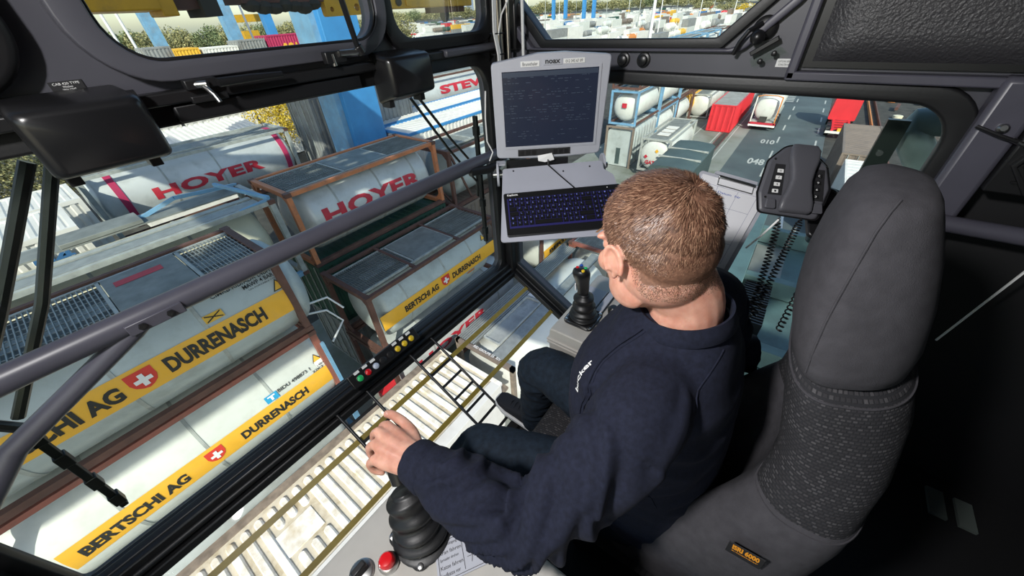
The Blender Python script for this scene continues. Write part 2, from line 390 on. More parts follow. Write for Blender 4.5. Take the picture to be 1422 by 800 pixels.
# rear rail
o = MB().tube([(1.33,-.36,-.492),(1.33,-1.2,-.492)], .021, 16).obj('rear_handrail', K['paint2']); tag(o,'grey horizontal tube running back behind the seat backrest','handrail')
o = MB().beam((1.30,-.538,-.82),(1.30,-.570,-.55),.004,.004).obj('metal_rod', K['white']); tag(o,'thin bright vertical rod in the dark behind the seat','rod')  # white rod in place of a bright reflected streak
# hood boxes over wiper motors
def hoodbox(x0,x1,z0,z1,y0,label,taper=.02):
    t = thing('motor_cover', label, 'cover', ((x0+x1)/2,1.08,z1))
    rings = []
    def ring(y, a,b,c,d): return [(u,y,v) for u,v in rounded([(a,c),(b,c),(b,d),(a,d)], .012, 4)]
    e = .012
    rings = [ring(1.085,x0,x1,z0-.02,z1+.01), ring(y0+.02,x0-.002,x1+.002,z0,z1), ring(y0+.006,x0+.004,x1-.004,z0+.004,z1-.004), ring(y0,x0+e,x1-e,z0+e,z1-e)]
    MB().loft(rings).obj('shell', K['hood'], t, smooth=50)
    for xx in (x0+.01,x1-.03): MB().box((xx,1.05,z0-.03),(xx+.02,1.09,z0-.005)).obj('mounting_foot', K['blackmetal'], t, bevel=.002)
    MB().cyl((x1-.004,1.04,z1-.008),(x1+.01,1.04,z1-.008),.009).obj('cable_gland', K['blackmetal'], t)
    return t
hoodbox(.015,.180,-.192,-.085,.955,'large black plastic wiper motor cover at the left below the hatch')
hoodbox(.755,.925,-.196,-.088,.995,'smaller black plastic wiper motor cover right of the hatch')
# label plates
def card(name, c, u, v, m, parent=None, th=.002, lines=0, lm=None, label=None, cat=None, texts=None):
    c,u,v = Vector(c),Vector(u),Vector(v); n = u.cross(v).normalized()
    o = MB().add([c,c+u,c+u+v,c+v],[(0,1,2,3)]).obj(name,m,parent,smooth=None)
    s = o.modifiers.new('s','SOLIDIFY'); s.thickness = th; s.offset = -1
    if label: o['label']=label
    if cat: o['category']=cat
    for k,(tx,a,b,w,h) in enumerate(texts or []):
        flat_text('lettering', tx, c+u*a+v*b+n*.0008, u*w, v*h, lm or K['text'], o)
    return o
card('rating_plate',(.093,1.098,-.079),(.045,0,0),(0,0,.017),K['text'],lm=K['textwhite'],label='small black type plate with pale print on the wall left of the hatch',cat='plate',
     texts=[('CAB 420 TYPE',.1,.66,.8,.22),('Winslow',.35,.38,.3,.2),('2004 12345',.3,.10,.4,.2)])
card('wall_sticker',(1.398,.105,-.163),(0,-.052,0),(0,0,.020),K['white'],label='small white sticker below the round horn on the side wall',cat='sticker',texts=[('LUFTUNG SERIE KLIMA',.08,.58,.84,.24),('SCHALTER HEIZUNG',.12,.18,.76,.24)])
card('wall_sticker',(.88,1.098,-.118),(.03,0,0),(0,0,.016),K['text'],lm=K['textwhite'],label='tiny black sticker on the wall above the smaller motor cover',cat='sticker',texts=[('MOTOR',.1,.3,.8,.4)])
# round knobs under the upper side window
for k,y in enumerate((.555,.485)):
    t = thing('vent_knob', ['black round knob on the side wall beam, beside the monitor edge','black round knob on the side wall beam, further right of the pair'][k],'knob',(1.39,y,-.150))
    MB().lathe([(.022,0),(.022,.008),(.019,.010)],(1.40,y,-.152),(-1,0,0),24).obj('base', K['blackmetal'], t)
    MB().lathe([(.015,.010),(.015,.020),(.010,.023)],(1.40,y,-.152),(-1,0,0),24).obj('cap', K['blackplastic'], t)
# window fastener with strap, right of the upper side window
t = thing('window_fastener','black ball shaped window fastener with strap beside the upper side window','fastener',(1.37,.15,-.10))
MB().lathe([(.030,0),(.030,.006),(.022,.012)],(1.395,.158,-.072),(-1,0,0),24).obj('disc', K['blackplastic'], t)
MB().ell((1.35,.165,-.090),(.018,.018,.018)).obj('ball', K['blackplastic'], t)
MB().tube([(1.37,.165,-.06),(1.35,.19,-.075),(1.352,.205,-.10),(1.36,.215,-.13)],.006,8).obj('strap', K['rubber'], t)
MB().add([(1.372,.112,-.108),(1.372,.172,-.142),(1.372,.160,-.162),(1.372,.085,-.125)],[(0,1,2,3)]).obj('glass_plate', K['glass'], t)
MB().beam((1.368,.115,-.092),(1.368,.172,-.130),.018,.012).obj('clamp_bar', K['blackmetal'], t, bevel=.002)
for y,z in ((.115,-.128),(.143,-.147)): MB().lathe([(.007,0),(.007,.006),(.004,.008)],(1.37,y,z),(-1,0,0),14).obj('screw', K['blackmetal'], t)
# toggle latch and vent grille on the pillar side
t = thing('toggle_latch','small steel toggle latch on the grey pillar at the right edge','latch',(1.33,-.36,-.27))
MB().tube([(1.335,-.335,-.262),(1.325,-.375,-.275),(1.325,-.41,-.285)],.004,8).obj('lever', K['blackmetal'], t)
MB().lathe([(.010,0),(.010,.008),(.006,.012)],(1.345,-.378,-.265),(-1,0,.3),12).cyl((1.33,-.40,-.282),(1.33,-.425,-.292),.005).obj('swivel', K['steel'], t)
t = thing('air_vent','square black air vent with metal rim behind the grey pillar','vent',(1.33,-.46,-.34))
MB().add([],[]).box((1.33,-.60,-.40),(1.40,-.415,-.25)).obj('housing', K['blackmetal'], t, bevel=.004)
gr = [(-.425,-.335),(-.475,-.395),(-.60,-.395),(-.60,-.26),(-.455,-.258)]
plate('rim', K['blackmetal'], gr, [[(-.435,-.335),(-.48,-.385),(-.59,-.385),(-.59,-.27),(-.46,-.268)][::-1]], 'X', 1.318, .012, t, .002)
for z in (-.30,-.335,-.37): MB().box((1.322,-.595,z-.002),(1.335,-.445,z+.002)).obj('slat', K['blackmetal'], t)
# thin plates standing in for glass reflections near the floor behind the seat
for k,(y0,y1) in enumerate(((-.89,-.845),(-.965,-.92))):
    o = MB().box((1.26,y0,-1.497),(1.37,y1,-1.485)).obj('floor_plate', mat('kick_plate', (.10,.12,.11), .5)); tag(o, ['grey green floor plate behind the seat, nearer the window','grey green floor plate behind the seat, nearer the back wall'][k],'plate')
# sill control strip
t = thing('push_button_strip','black strip of round coloured push buttons on the front window sill','control panel',(.46,1.06,-1.09))
Mx = Matrix.Translation((.455,1.045,-1.098)) @ Matrix.Rotation(radians(50),4,'X')
MB().box((-.165,-.028,-.012),(.165,.028,.012),Mx).obj('housing', K['blackplastic'], t, bevel=.003)
cols = ['green','red','clear',None,None,'yellow','yellow','yellow']
for k,cn in enumerate(cols):
    x = -.128+k*.0365
    b = MB().lathe([(.0145,0),(.0145,.003),(.012,.004)], Mx@Vector((x,-.004,.011)), Mx.to_3x3()@Vector((0,0,1)), 18).obj('bezel', K['blackmetal'], t)
    if cn: MB().lathe([(.0125,.003),(.0125,.007),(.009,.0105),(.004,.012)], Mx@Vector((x,-.004,.011)), Mx.to_3x3()@Vector((0,0,1)), 18).obj('button', K[cn], t, label=dict(green='green push button',red='red push button',clear='pale push button',yellow='yellow push button')[cn])
    else: MB().lathe([(.0115,.002),(.0115,.004),(.006,.005)], Mx@Vector((x,-.004,.011)), Mx.to_3x3()@Vector((0,0,1)), 18).obj('blank_plug', K['rubber'], t)
    if cn:
        c = MB().box((x-.010,.0165,.0115),(x+.012,.027,.0135),Mx).obj('name_tag', K['white'], t)
# wiper linkages outside
def wiper(pts, label, r=.008, blade=None, seg=None):
    t = thing('windscreen_wiper', label, 'wiper', pts[0])
    MB().tube(pts, r, 8).obj('arm', K['blackmetal'], t)
    if blade:
        p,q = Vector(blade[0]),Vector(blade[1])
        MB().beam(p,q,.016,.02,up=(0,1,0)).obj('blade', K['rubber'], t, bevel=.002)
        for f in (.1,.35,.65,.9): c = p.lerp(q,f); d=(q-p).normalized()*.02; MB().beam(c-d,c+d,.024,.026,up=(0,1,0)).obj('claw', K['blackmetal'], t, bevel=.002)
    return t
wiper([(.03,1.2,-.20),(-.14,1.2,-.455),(-.312,1.2,-.674)],'black wiper arm hanging from the large motor cover, right hand one',.011)
wiper([(-.0,1.2,-.19),(-.10,1.2,-.32),(-.191,1.2,-.437),(-.34,1.2,-.62)],'black wiper arm with hose hanging from the large motor cover, left hand one',.012)
wiper([(-.44,1.19,-.545),(-.37,1.19,-.60),(-.318,1.19,-.70)],'black wiper with long blade pointing down to the lower left',.012,((-.322,1.19,-.70),(-.342,1.19,-1.062)))
MB_t = wiper([(.965,1.19,-.24),(1.12,1.19,-.47),(1.27,1.19,-.66)],'thin black wiper arm running from the smaller motor cover to the corner, left one',.006)
wiper([(1.00,1.19,-.24),(1.14,1.19,-.43),(1.30,1.19,-.62)],'thin black wiper arm running from the smaller motor cover to the corner, right one',.006)
wiper([(1.285,1.19,-.56),(1.28,1.19,-.66),(1.27,1.19,-.74)],'upright black wiper blade in the corner of the windscreen beside the monitor',.008,((1.275,1.16,-.36),(1.262,1.16,-.99)))
# cable + bundle at corner, steel pipe
t = thing('corner_pipe','upright stainless steel pipe with tied cables in the cabin corner','pipe',(1.33,1.0,-.16))
MB().tube([(1.30,1.02,-.35),(1.30,1.02,.40)],.017,18).obj('pipe', K['steelpipe'], t)
MB().tube([(1.325,.995,-.35),(1.325,.995,.40)],.008,12).obj('thin_pipe', K['steelpipe'], t)
MB().tube([(1.345,.94,-.30),(1.345,.94,.40)],.006,10).obj('white_conduit', K['white'], t)
for k in range(3):
    x=1.262+.007*k; MB().tube([(x,1.01,.40),(x+.003,1.01,.05),(x-.004,1.01,-.06),(x+.002,1.0,-.13),(1.268,1.0,-.2),(1.262,.99,-.33)],.0035,6).obj('cable', K['white'], t)
MB().tube([(1.34,.94,.06),(1.31,.97,.04),(1.285,.99,-.01),(1.272,1.0,-.07)],.003,6).obj('loose_cable', K['white'], t)
for z in (-.065,-.13):
    MB().tube([(1.30+.026*cos(a)-.012,1.018+.024*sin(a),z) for a in [2*pi*i/14 for i in range(14)]],.0025,6,closed=True).obj('cable_tie', K['rubber'], t)
# bent guard pipe outside the side window and the flat strut
t = thing('outer_guard_rail','bent green grey pipe rail outside the side window','rail',(1.9,-.3,-.5))
gp = mat('weathered_green_grey_paint',(.20,.27,.27),.5,var=.2,vscale=10)
MB().tube([(1.95,-.62,-.78),(1.95,-.52,-.64),(1.95,-.375,-.46),(1.95,-.335,-.405),(1.95,-.345,-.385),(1.95,-.40,-.375),(1.95,-.9,-.385)],.048,20).obj('pipe', gp, t)
o = MB().box((1.835,-.31,-.80),(1.86,-.25,-.36)).obj('flat_strut', mat('dark_green_paint',(.02,.03,.027),.4)); tag(o,'dark flat bar with a bolt outside the side window','bar')
MB().lathe([(.010,0),(.010,.006)],(1.835,-.275,-.47),(-1,0,0),10).obj('bolt', K['steel'], o)
# ================================================================== YARD
GZ = -11.7
def stripes_mat(): pass
E_ = dict(
 asphalt=mat('asphalt',(.075,.100,.105),.7,var=.25,vscale=.3,dirt=(.05,.06,.07),dscale=.12,damt=.8,bump=.3,bscale=8,bdist=.01),
 concrete=mat('yard_concrete',(.22,.24,.22),.8,var=.2,vscale=.25,dirt=(.13,.15,.11),dscale=.35,damt=.8,bump=.3,bscale=6,bdist=.01),
 soil=mat('dark_yard_ground',(.045,.045,.04),.9,var=.4,vscale=1.2),
 line=mat('road_paint',(.42,.44,.42),.7,var=.1,vscale=2),
 rail=mat('worn_rail_steel',(.25,.24,.22),.4,.8),
 grime=mat('tank_white_cladding',(.62,.64,.60),.42,var=.06,vscale=.8,dirt=(.42,.43,.38),dscale=1.3,damt=.45,bump=.15,bscale=2,bdist=.01),
 greyclad=mat('tank_grey_cladding',(.42,.47,.47),.40,var=.08,vscale=.9,dirt=(.26,.28,.26),dscale=1.1,damt=.6,bump=.15,bscale=2,bdist=.01),
 beigeclad=mat('tank_cream_cladding',(.62,.60,.46),.5,var=.08,vscale=.9,dirt=(.35,.30,.17),dscale=1.3,damt=.5),
 silver=mat('tank_silver_cladding',(.55,.58,.58),.33,.15,var=.10,vscale=.7,dirt=(.33,.35,.34),dscale=1.4,damt=.6,bump=.15,bscale=2,bdist=.01),
 rust=mat('rust_brown_frame',(.115,.055,.042),.7,var=.25,vscale=3,dirt=(.09,.05,.04),dscale=4,damt=.8),
 redoxide=mat('red_oxide_frame',(.27,.09,.065),.65,var=.15,vscale=2,dirt=(.15,.08,.06),dscale=4,damt=.7),
 orangef=mat('orange_frame',(.55,.20,.085),.6,var=.15,vscale=2,dirt=(.25,.13,.09),dscale=4,damt=.7),
 bluef=mat('pale_blue_frame',(.16,.34,.52),.5,var=.15,vscale=2,dirt=(.2,.25,.28),dscale=3,damt=.5),
 blue=mat('crane_blue',(.05,.25,.55),.45,var=.1,vscale=.8,dirt=(.04,.17,.40),dscale=.6,damt=.6),
 grating=mat('galvanised_grating',(.30,.32,.31),.5,.3,var=.15,vscale=5),
 deck=mat('grey_deck_plate',(.20,.215,.205),.55,.1,var=.2,vscale=3,dirt=(.13,.14,.13),dscale=2,damt=.7),
 strap=mat('grey_strap',(.35,.37,.35),.5,var=.2,vscale=5),
 yel=mat('amber_stripe',(.80,.42,.035),.5,var=.06,vscale=3,dirt=(.55,.33,.08),dscale=3,damt=.35),
 hred=mat('faded_red_letters',(.48,.025,.045),.55,var=.12,vscale=6),
 swiss=mat('red_shield',(.62,.045,.03),.5), lett=mat('black_letters',(.02,.02,.018),.6),
 cwhite=mat('container_white',(.72,.71,.67),.55,var=.05,vscale=.7,dirt=(.45,.43,.38),dscale=1.4,damt=.4),
 cvalley=mat('tan_stained_roof',(.66,.60,.47),.6,var=.10,vscale=3,dirt=(.34,.26,.13),dscale=2.5,damt=.7),
 croof=mat('cream_white_roof',(.86,.84,.77),.5,var=.05,vscale=3,dirt=(.55,.44,.24),dscale=2.2,damt=.75),
 crail=mat('weathered_brown_rail',(.22,.18,.14),.8,var=.3,vscale=6),
 cgrey=mat('container_grey',(.24,.25,.25),.6,var=.12,vscale=.8,dirt=(.14,.12,.10),dscale=1.5,damt=.6),
 cgreen=mat('container_dark_green',(.02,.075,.05),.55,var=.15,vscale=1),
 cbrown=mat('container_brown',(.20,.16,.13),.6,var=.12,vscale=.8,dirt=(.12,.10,.09),dscale=1.5,damt=.5),
 cred=mat('container_red',(.62,.03,.04),.45,var=.08,vscale=1),
 cmaroon=mat('container_maroon',(.40,.025,.09),.5), cyellow=mat('container_yellow',(.72,.42,.04),.5), cblue=mat('container_blue',(.05,.16,.36),.5),
 cteal=mat('tarpaulin_dark_teal',(.055,.085,.085),.55,var=.2,vscale=.6), corange=mat('container_orange',(.6,.22,.05),.55),
 cranyel=mat('crane_yellow',(.65,.36,.02),.45,var=.2,vscale=3,dirt=(.25,.16,.04),dscale=3,damt=.7),
 cyanl=mat('light_blue_label',(.02,.30,.55),.5),
)
# --- ground
def slab(name, x0,x1,y0,y1, z, m): return struct(MB().box((x0,y0,z-.05),(x1,y1,z)).obj(name, E_[m]))
slab('ground_soil',-300,1400,-300,1500,GZ-.1,'soil')
slab('ground_concrete',-120,420,4.0,16,GZ,'concrete')
slab('ground_road',-120,420,-2.75,4.0,GZ,'asphalt')
slab('ground_siding',-120,420,-30,-2.75,GZ-.04,'soil')
slab('ground_far_yard',150,900,16,700,GZ-.02,'concrete')
tag(MB().box((-100,5.55,GZ),(400,5.62,GZ+.10)).box((-100,6.15,GZ),(400,6.22,GZ+.10)).box((-100,5.62,GZ),(400,6.15,GZ+.02)).obj('crane_rail', E_['rail']),'long crane rail track running beside the road','rail')
tag(MB().box((-100,5.62,GZ+.021),(400,6.15,GZ+.03)).obj('rail_channel', E_['soil']),'dark channel between the crane rails beside the road','channel')
for y in (5.2, 6.5, 8.6):
    tag(MB().box((12,y,GZ+.004),(300,y+.09,GZ+.012)).obj('yard_line', E_['line']), {5.2:'white line on the road side of the crane rail',6.5:'white line on the container side of the crane rail',8.6:'white line on the concrete left of the red container'}[y],'road marking')
for y,g,l in ((1.0,'left lane dashes','white dash of the left lane line on the wet road'),(-2.1,'right lane dashes','white dash of the right lane line on the wet road')):
    for k in range(20):
        x = 14+k*5.2; tag(MB().box((x,y-.07,GZ+.004),(x+2.3,y+.07,GZ+.012)).obj('lane_dash', E_['line']), l, 'road marking', g)
for k in range(14):
    x = 66+k*1.1; tag(MB().box((x,1.4,GZ+.004),(x+.45,3.2,GZ+.012)).obj('hatch_bar', E_['line']),'white bar of the hatched road marking behind the tank truck','road marking','hatched road marking bars')
tag(flat_text('road_number','048',(37.6,2.5,GZ+.015),(0,-1.3,0),(1.7,0,0),E_['line'],bold=.03),'white number painted on the wet road, nearer the cabin','road marking')
tag(flat_text('road_number','010',(44.4,2.4,GZ+.015),(0,-1.2,0),(1.5,0,0),E_['line'],bold=.03),'white number painted on the road beside the tank truck','road marking')

# --- tanks
def wrap_text(name, s, x0, x1, th0, th1, cy, cz, r, m, parent, bold=.0, spacing=1, label=None, flip=1):
    me = text_mesh(s, bold, spacing); bm = bmesh.new(); bm.from_mesh(me)
    for k in range(1,5):
        bmesh.ops.bisect_plane(bm, geom=bm.verts[:]+bm.edges[:]+bm.faces[:], plane_co=(0,k/5,0), plane_no=(0,1,0))
    for v in bm.verts:
        t = radians(th0+(th1-th0)*v.co.y); v.co = (x0+(x1-x0)*v.co.x, cy-r*cos(t), cz+r*sin(t))
    bm.to_mesh(me); bm.free(); o = link(name, me, m, parent)
    if label: o['label'] = label
    return o
def patch(name, x0,x1,th0,th1,cy,cz,r,m,parent,n=8,label=None,shape=None):
    b = MB(); pts = []
    for i in range(n+1):
        t = radians(th0+(th1-th0)*i/n)
        pts += [(x0,cy-r*cos(t),cz+r*sin(t)),(x1,cy-r*cos(t),cz+r*sin(t))]
    b.add(pts,[(2*i,2*i+1,2*i+3,2*i+2) for i in range(n)])
    o = b.obj(name,m,parent,smooth=60)
    if label: o['label']=label
    return o
def shield(cx, tc, w, h, cy, cz, r, parent):
    # heater shield + white cross, bent over the tank wall
    def bend(u,v,rr): t = radians(tc)+v/rr; return (cx+u, cy-rr*cos(t), cz+rr*sin(t))
    out = [(-w/2,h/2),(0,h/2),(w/2,h/2),(w/2,0),(w*.40,-h*.25),(w*.2,-h*.42),(0,-h/2),(-w*.2,-h*.42),(-w*.40,-h*.25),(-w/2,0)]
    t = MB().add([bend(u,v,r+.012) for u,v in out]+[bend(0,0,r+.012)],[(i,(i+1)%10,10) for i in range(10)]).obj('shield_emblem',E_['swiss'],parent,smooth=60)
    a = w*.10; b = w*.32
    for q in ([(-b,-a),(b,-a),(b,a),(-b,a)],[(-a,a),(a,a),(a,b),(-a,b)],[(-a,-b),(a,-b),(a,-a),(-a,-a)]):
        pass
    cr = [(-a,-b),(a,-b),(a,-a),(b,-a),(b,a),(a,a),(a,b),(-a,b),(-a,a),(-b,a),(-b,-a),(-a,-a)]
    MB().add([bend(u,v,r+.020) for u,v in cr],[(0,1,2,11),(11,2,5,8),(2,3,4,5),(10,11,8,9),(8,5,6,7)]).obj('white_cross',K['white'],t,smooth=60)
def tank(name, label, X0, X1, Y0, Y1, zt, H=2.6, frame='rust', shell='grime', r=1.18, over=0.0, inset=.12, bands=(), walk=True, text_fn=None, corner='rust',
         group=None, diag=False, walkw=.62, simple=False, bottom='rust', dome_r=.45, walkmat='grating', fr=(.36,.66), czo=None):
    t = thing(name, label, 'tank', ((X0+X1)/2,(Y0+Y1)/2,zt-H), group)
    cy = (Y0+Y1)/2; cz = zt-H/2 if czo is None else czo; n = 40 if not simple else 20
    xa = X0+inset-over; xb = X1-inset+over
    prof = [(r*sin(a), dome_r*(1-cos(a))) for a in [pi/2*k/7 for k in range(1,8)]]
    prof2 = [(p, xb-xa-q) for p,q in prof[::-1]]
    MB().lathe(prof+prof2,(xa,cy,cz),(1,0,0),n).obj('shell',E_[shell],t,smooth=50)
    for x in bands: MB().lathe([(r+.004,-.035),(r+.012,-.033),(r+.012,.033),(r+.004,.035)],(x,cy,cz),(1,0,0),n,caps=False).obj('strap',E_['strap'],t,smooth=30)
    w = .15
    F = E_[frame]
    for x in (X0+w/2, X1-w/2):
        for y in (Y0+w/2, Y1-w/2):
            MB().box((x-w/2,y-w/2,zt-H),(x+w/2,y+w/2,zt)).obj('corner_post',F,t)
            if not simple:
                for z in (zt, zt-H+.12): MB().box((x-w*.62,y-w*.62,z-.12),(x+w*.62,y+w*.62,z+.004)).obj('corner_casting',E_[corner],t)
        for z in (zt-w/2, zt-H+w/2): MB().box((x-w/2,Y0+w,z-w/2),(x+w/2,Y1-w,z+w/2)).obj('end_rail',F,t)
        if not simple:
            for sy,yy in ((1,Y0+w),(-1,Y1-w)):
                for sz,zz in ((-1,zt-w),(1,zt-H+w)):
                    MB().prism([(x-w*.3,yy,zz),(x-w*.3,yy+sy*.28,zz),(x-w*.3,yy,zz+sz*.28)],(w*.6,0,0)).obj('gusset',F,t)
    for y in (Y0+w/2, Y1-w/2):
        for z,ww in ((zt-w/2,w*.8),(zt-H+w/2,w)): MB().box((X0+w,y-ww/2,z-ww/2),(X1-w,y+ww/2,z+ww/2)).obj('side_rail',E_[bottom] if z<zt-1 else F,t)
    if diag:
        for a,b in (((X0+w/2,Y0+.2,zt-H+.2),(X0+w/2,Y1-.2,zt-.9)),((X0+w/2,Y1-.2,zt-H+.2),(X0+w/2,Y0+.2,zt-.9))):
            MB().beam(a,b,.07).obj('end_brace',F,t)
        for a,b in (((X0+.2,Y0+.08,zt-.2),(X0+1.2,Y0+.08,zt-H+.2)),((X1-.2,Y0+.08,zt-.2),(X1-1.2,Y0+.08,zt-H+.2))):
            MB().beam(a,b,.08).obj('side_brace',F,t)
    if walk:
        z = zt-.03
        # central deck: hatch plates and grating bays over the crown
        xs = [X0+w, X0+(X1-X0)*fr[0], X0+(X1-X0)*fr[1], X1-w]; ya, yb = cy-walkw, cy+walkw
        for y in (ya,yb): MB().box((X0+w,y-.03,z-.07),(X1-w,y+.03,z)).obj('walkway_rail',E_['strap'],t)
        if simple:
            MB().box((X0+w,ya,z-.05),(X1-w,yb,z-.03)).obj('walkway_deck',E_['deck'],t)
        else:
            for i in (0,2):
                g = MB(); x = xs[i]+.03
                while x < xs[i+1]-.03: g.box((x,ya,z-.04),(x+.018,yb,z-.01)); x += .075
                for k in range(9): yy = ya+(yb-ya)*(k+.5)/9; g.box((xs[i],yy-.006,z-.035),(xs[i+1],yy+.006,z-.015))
                g.obj('walkway_grating',E_[walkmat],t,smooth=None,kind='stuff')
                MB().box((xs[i],ya,z-.12),(xs[i+1],yb,z-.11)).obj('drip_tray',E_['deck'],t)
            MB().box((xs[1]+.05,ya+.03,z-.06),(xs[2]-.05,yb-.03,z+.005)).obj('hatch_plate',E_['deck'],t,bevel=.01)
            xm = (xs[1]+xs[2])/2
            for x in (xs[1],xs[2]): MB().box((x-.03,ya,z-.06),(x+.03,yb,z)).obj('walkway_crossbar',E_['strap'],t)
    if text_fn: text_fn(t, cy, cz, r)
    return t
def amber(x0,x1,tc,half,cy,cz,r,t): return patch('amber_stripe',x0,x1,tc-half,tc+half,cy,cz,r+.014,E_['yel'],t,label='amber yellow lettering band')
def txA(t,cy,cz,r):   # upper swap tank
    amber(-3.85,2.02,3.5,14.5,cy,cz,r,t)
    R = r+.022
    wrap_text('lettering','BERTSCHI AG',-3.3,-1.16,-4.5,11,cy,cz,R,E_['lett'],t,.045)
    shield(-.83,4.5,.42,.42,cy,cz,r+.012,t)
    wrap_text('lettering','DURRENASCH',-.46,1.42,-4,13,cy,cz,R,E_['lett'],t,.045)
    wrap_text('small_print','CIMKB RID/ADR L4BH',.78,2.0,41,46,cy,cz,R,E_['lett'],t,.01)
    wrap_text('small_print','MAWP 4 BAR',1.35,2.0,35.5,40,cy,cz,R,E_['lett'],t,.01)
    wrap_text('small_print','UN PORTABLE T11',1.42,1.98,32.5,34,cy,cz,R,E_['lett'],t,.0)
    patch('orange_plate',.45,.80,22,30,cy,cz,R,E_['cyellow'],t)
    for a,b in ((.48,.77),(.77,.48)):
        p = [(a,cy-(R+.01)*cos(radians(23)),cz+(R+.01)*sin(radians(23))),(b,cy-(R+.01)*cos(radians(29)),cz+(R+.01)*sin(radians(29)))]
        MB().beam(p[0],p[1],.02,.01,up=(0,-1,0)).obj('cross_mark',E_['lett'],t)
    tri(1.95,26,cy,cz,R,t,.30)
def tri(x,tc,cy,cz,R,t,s):
    def P(u,v,q=0): a = radians(tc)+v/R; return (x+u, cy-(R+q)*cos(a), cz+(R+q)*sin(a))
    o = MB().add([P(-s/2,-s*.43),P(s/2,-s*.43),P(0,s*.43)],[(0,1,2)]).obj('warning_triangle',E_['lett'],t)
    MB().add([P(-s*.38,-s*.36,.006),(P(s*.38,-s*.36,.006)),P(0,s*.30,.006)],[(0,1,2)]).obj('triangle_face',E_['cyellow'],o)
def txB(t,cy,cz,r):
    amber(-3.50,2.00,3,13.5,cy,cz,r,t); R = r+.022
    wrap_text('lettering','BERTSCHI AG',-3.28,-1.50,-3.5,9,cy,cz,R,E_['lett'],t,.045)
    shield(-.92,4,.36,.36,cy,cz,r+.012,t)
    wrap_text('lettering','DURRENASCH',-.36,1.30,-3.5,8.5,cy,cz,R,E_['lett'],t,.045)
    wrap_text('small_print','BIDU 498873 1',.75,1.62,22.5,27,cy,cz,R,E_['lett'],t,.01)
    patch('data_plate',1.78,2.0,20,29,cy,cz,R,K['white'],t)
    wrap_text('small_print','22K2',1.62,1.92,17,20,cy,cz,R,E_['lett'],t,.01)
    wrap_text('small_print','L4BH',1.80,1.98,21,24,cy,cz,R+.005,E_['lett'],t,.01)
    tri(1.88,33,cy,cz,R,t,.26)
    patch('blue_plate',.42,.72,18,27,cy,cz,R,E_['cyanl'],t)
    wrap_text('plate_letter','T',.48,.66,19.5,25.5,cy,cz,R+.006,K['white'],t,.06)
def txC(t,cy,cz,r):
    patch('amber_stripe',3.95,9.60,-10,17,cy,cz,r+.014,E_['yel'],t,label='amber yellow lettering band'); R = r+.022
    wrap_text('lettering','BERTSCHI AG',4.85,6.38,-2.5,9,cy,cz,R,E_['lett'],t,.045)
    shield(6.76,4,.40,.40,cy,cz,r+.012,t)
    wrap_text('lettering','DURRENASCH',7.10,8.68,-2.5,9,cy,cz,R,E_['lett'],t,.045)
    patch('warning_label',7.9,8.3,-17,-13,cy,cz,R,E_['corange'],t)
    tri(9.1,34,cy,cz,R,t,.26)
def txHoy(x0,x1,a,b):
    def f(t,cy,cz,r): wrap_text('red_lettering','HOYER',x0,x1,a,b,cy,cz,r+.016,E_['hred'],t,.045,1.08)
    return f
t1 = tank('tank_container','grey tank container with amber lettered band and long grating walkway behind the guard tube',-3.96,2.13,8.3,10.75,-3.95,2.28,'rust','greyclad',1.19,czo=-5.25,over=.62,inset=.1,bands=(-2.7,-1.1,.42),text_fn=txA,walkw=.95,fr=(.575,.80))
MB().box((-.25,9.85,-3.972),(.55,10.1,-3.968)).obj('red_label',E_['hred'],t1)
t2 = tank('tank_container','white tank container with amber lettered band, directly below the grey one at lower left',-3.96,2.13,8.3,10.75,-6.28,2.9,'redoxide','grime',1.20,czo=-7.9,over=.38,inset=.1,bands=(-2.5,-.95,.62),walk=False,text_fn=txB)
# the white tank has pale blue end stays
for a,b in (((2.08,8.25,-9.15),(1.0,8.22,-9.1)),((2.22,8.3,-8.5),(1.35,8.22,-9.05)),((2.14,8.28,-6.75),(2.14,8.28,-9.1))):
    MB().beam(a,b,.09).obj('end_stay',E_['bluef'],t2)
t3 = tank('tank_container','shaded grey tank container with amber lettered band and rusty frame above the button strip',3.72,9.80,8.35,10.80,-6.40,2.6,'rust','greyclad',1.18,inset=.25,bands=(5.1,6.9,8.3),text_fn=txC,walkw=.8,walkmat='deck')
for x in (5.7,7.8):
    MB().box((x-.05,8.5,-6.5),(x+.05,10.65,-6.42)).obj('top_crossbar',E_['rust'],t3)
t4 = tank('tank_container','silver red-lettered tank container in an orange frame standing on a green container',3.95,10.0,11.4,13.85,-3.95,2.6,'orangef','silver',1.17,inset=.22,bands=(5.5,7.2,8.8),text_fn=txHoy(4.82,9.0,-4,22),walkw=.9,walkmat='deck')
t5 = tank('tank_container','pale grey red-lettered swap tank with dark red saddle bands, far left behind the cream tank',.6,8.25,19.8,22.2,-3.95,2.5,'strap','silver',1.2,over=.1,inset=.05,bands=(3.0,4.9),text_fn=txHoy(2.35,6.6,-8,14),walk=True,walkw=.55)
for x in (1.45,7.75): MB().lathe([(1.20,-.11),(1.235,-.11),(1.235,.11),(1.20,.11)],(x,21.0,-5.2),(1,0,0),36,caps=False).obj('saddle_band',E_['cmaroon'],t5)
t6 = tank('tank_container','cream tank container with pale blue top stays left of the orange framed tank',-4.5,3.62,11.4,13.85,-3.95,2.6,'strap','beigeclad',1.16,inset=.3,bands=(-2.5,-.5,1.5),walk=False,bottom='bluef')
for y0,y1,nm in ((11.55,12.0,'grating'),(13.0,13.75,'deck'),(12.15,12.35,'strap')):
    MB().box((-4.3,y0,-4.0),(3.3,y1,-3.96)).obj('walkway_strip',E_[nm],t6)
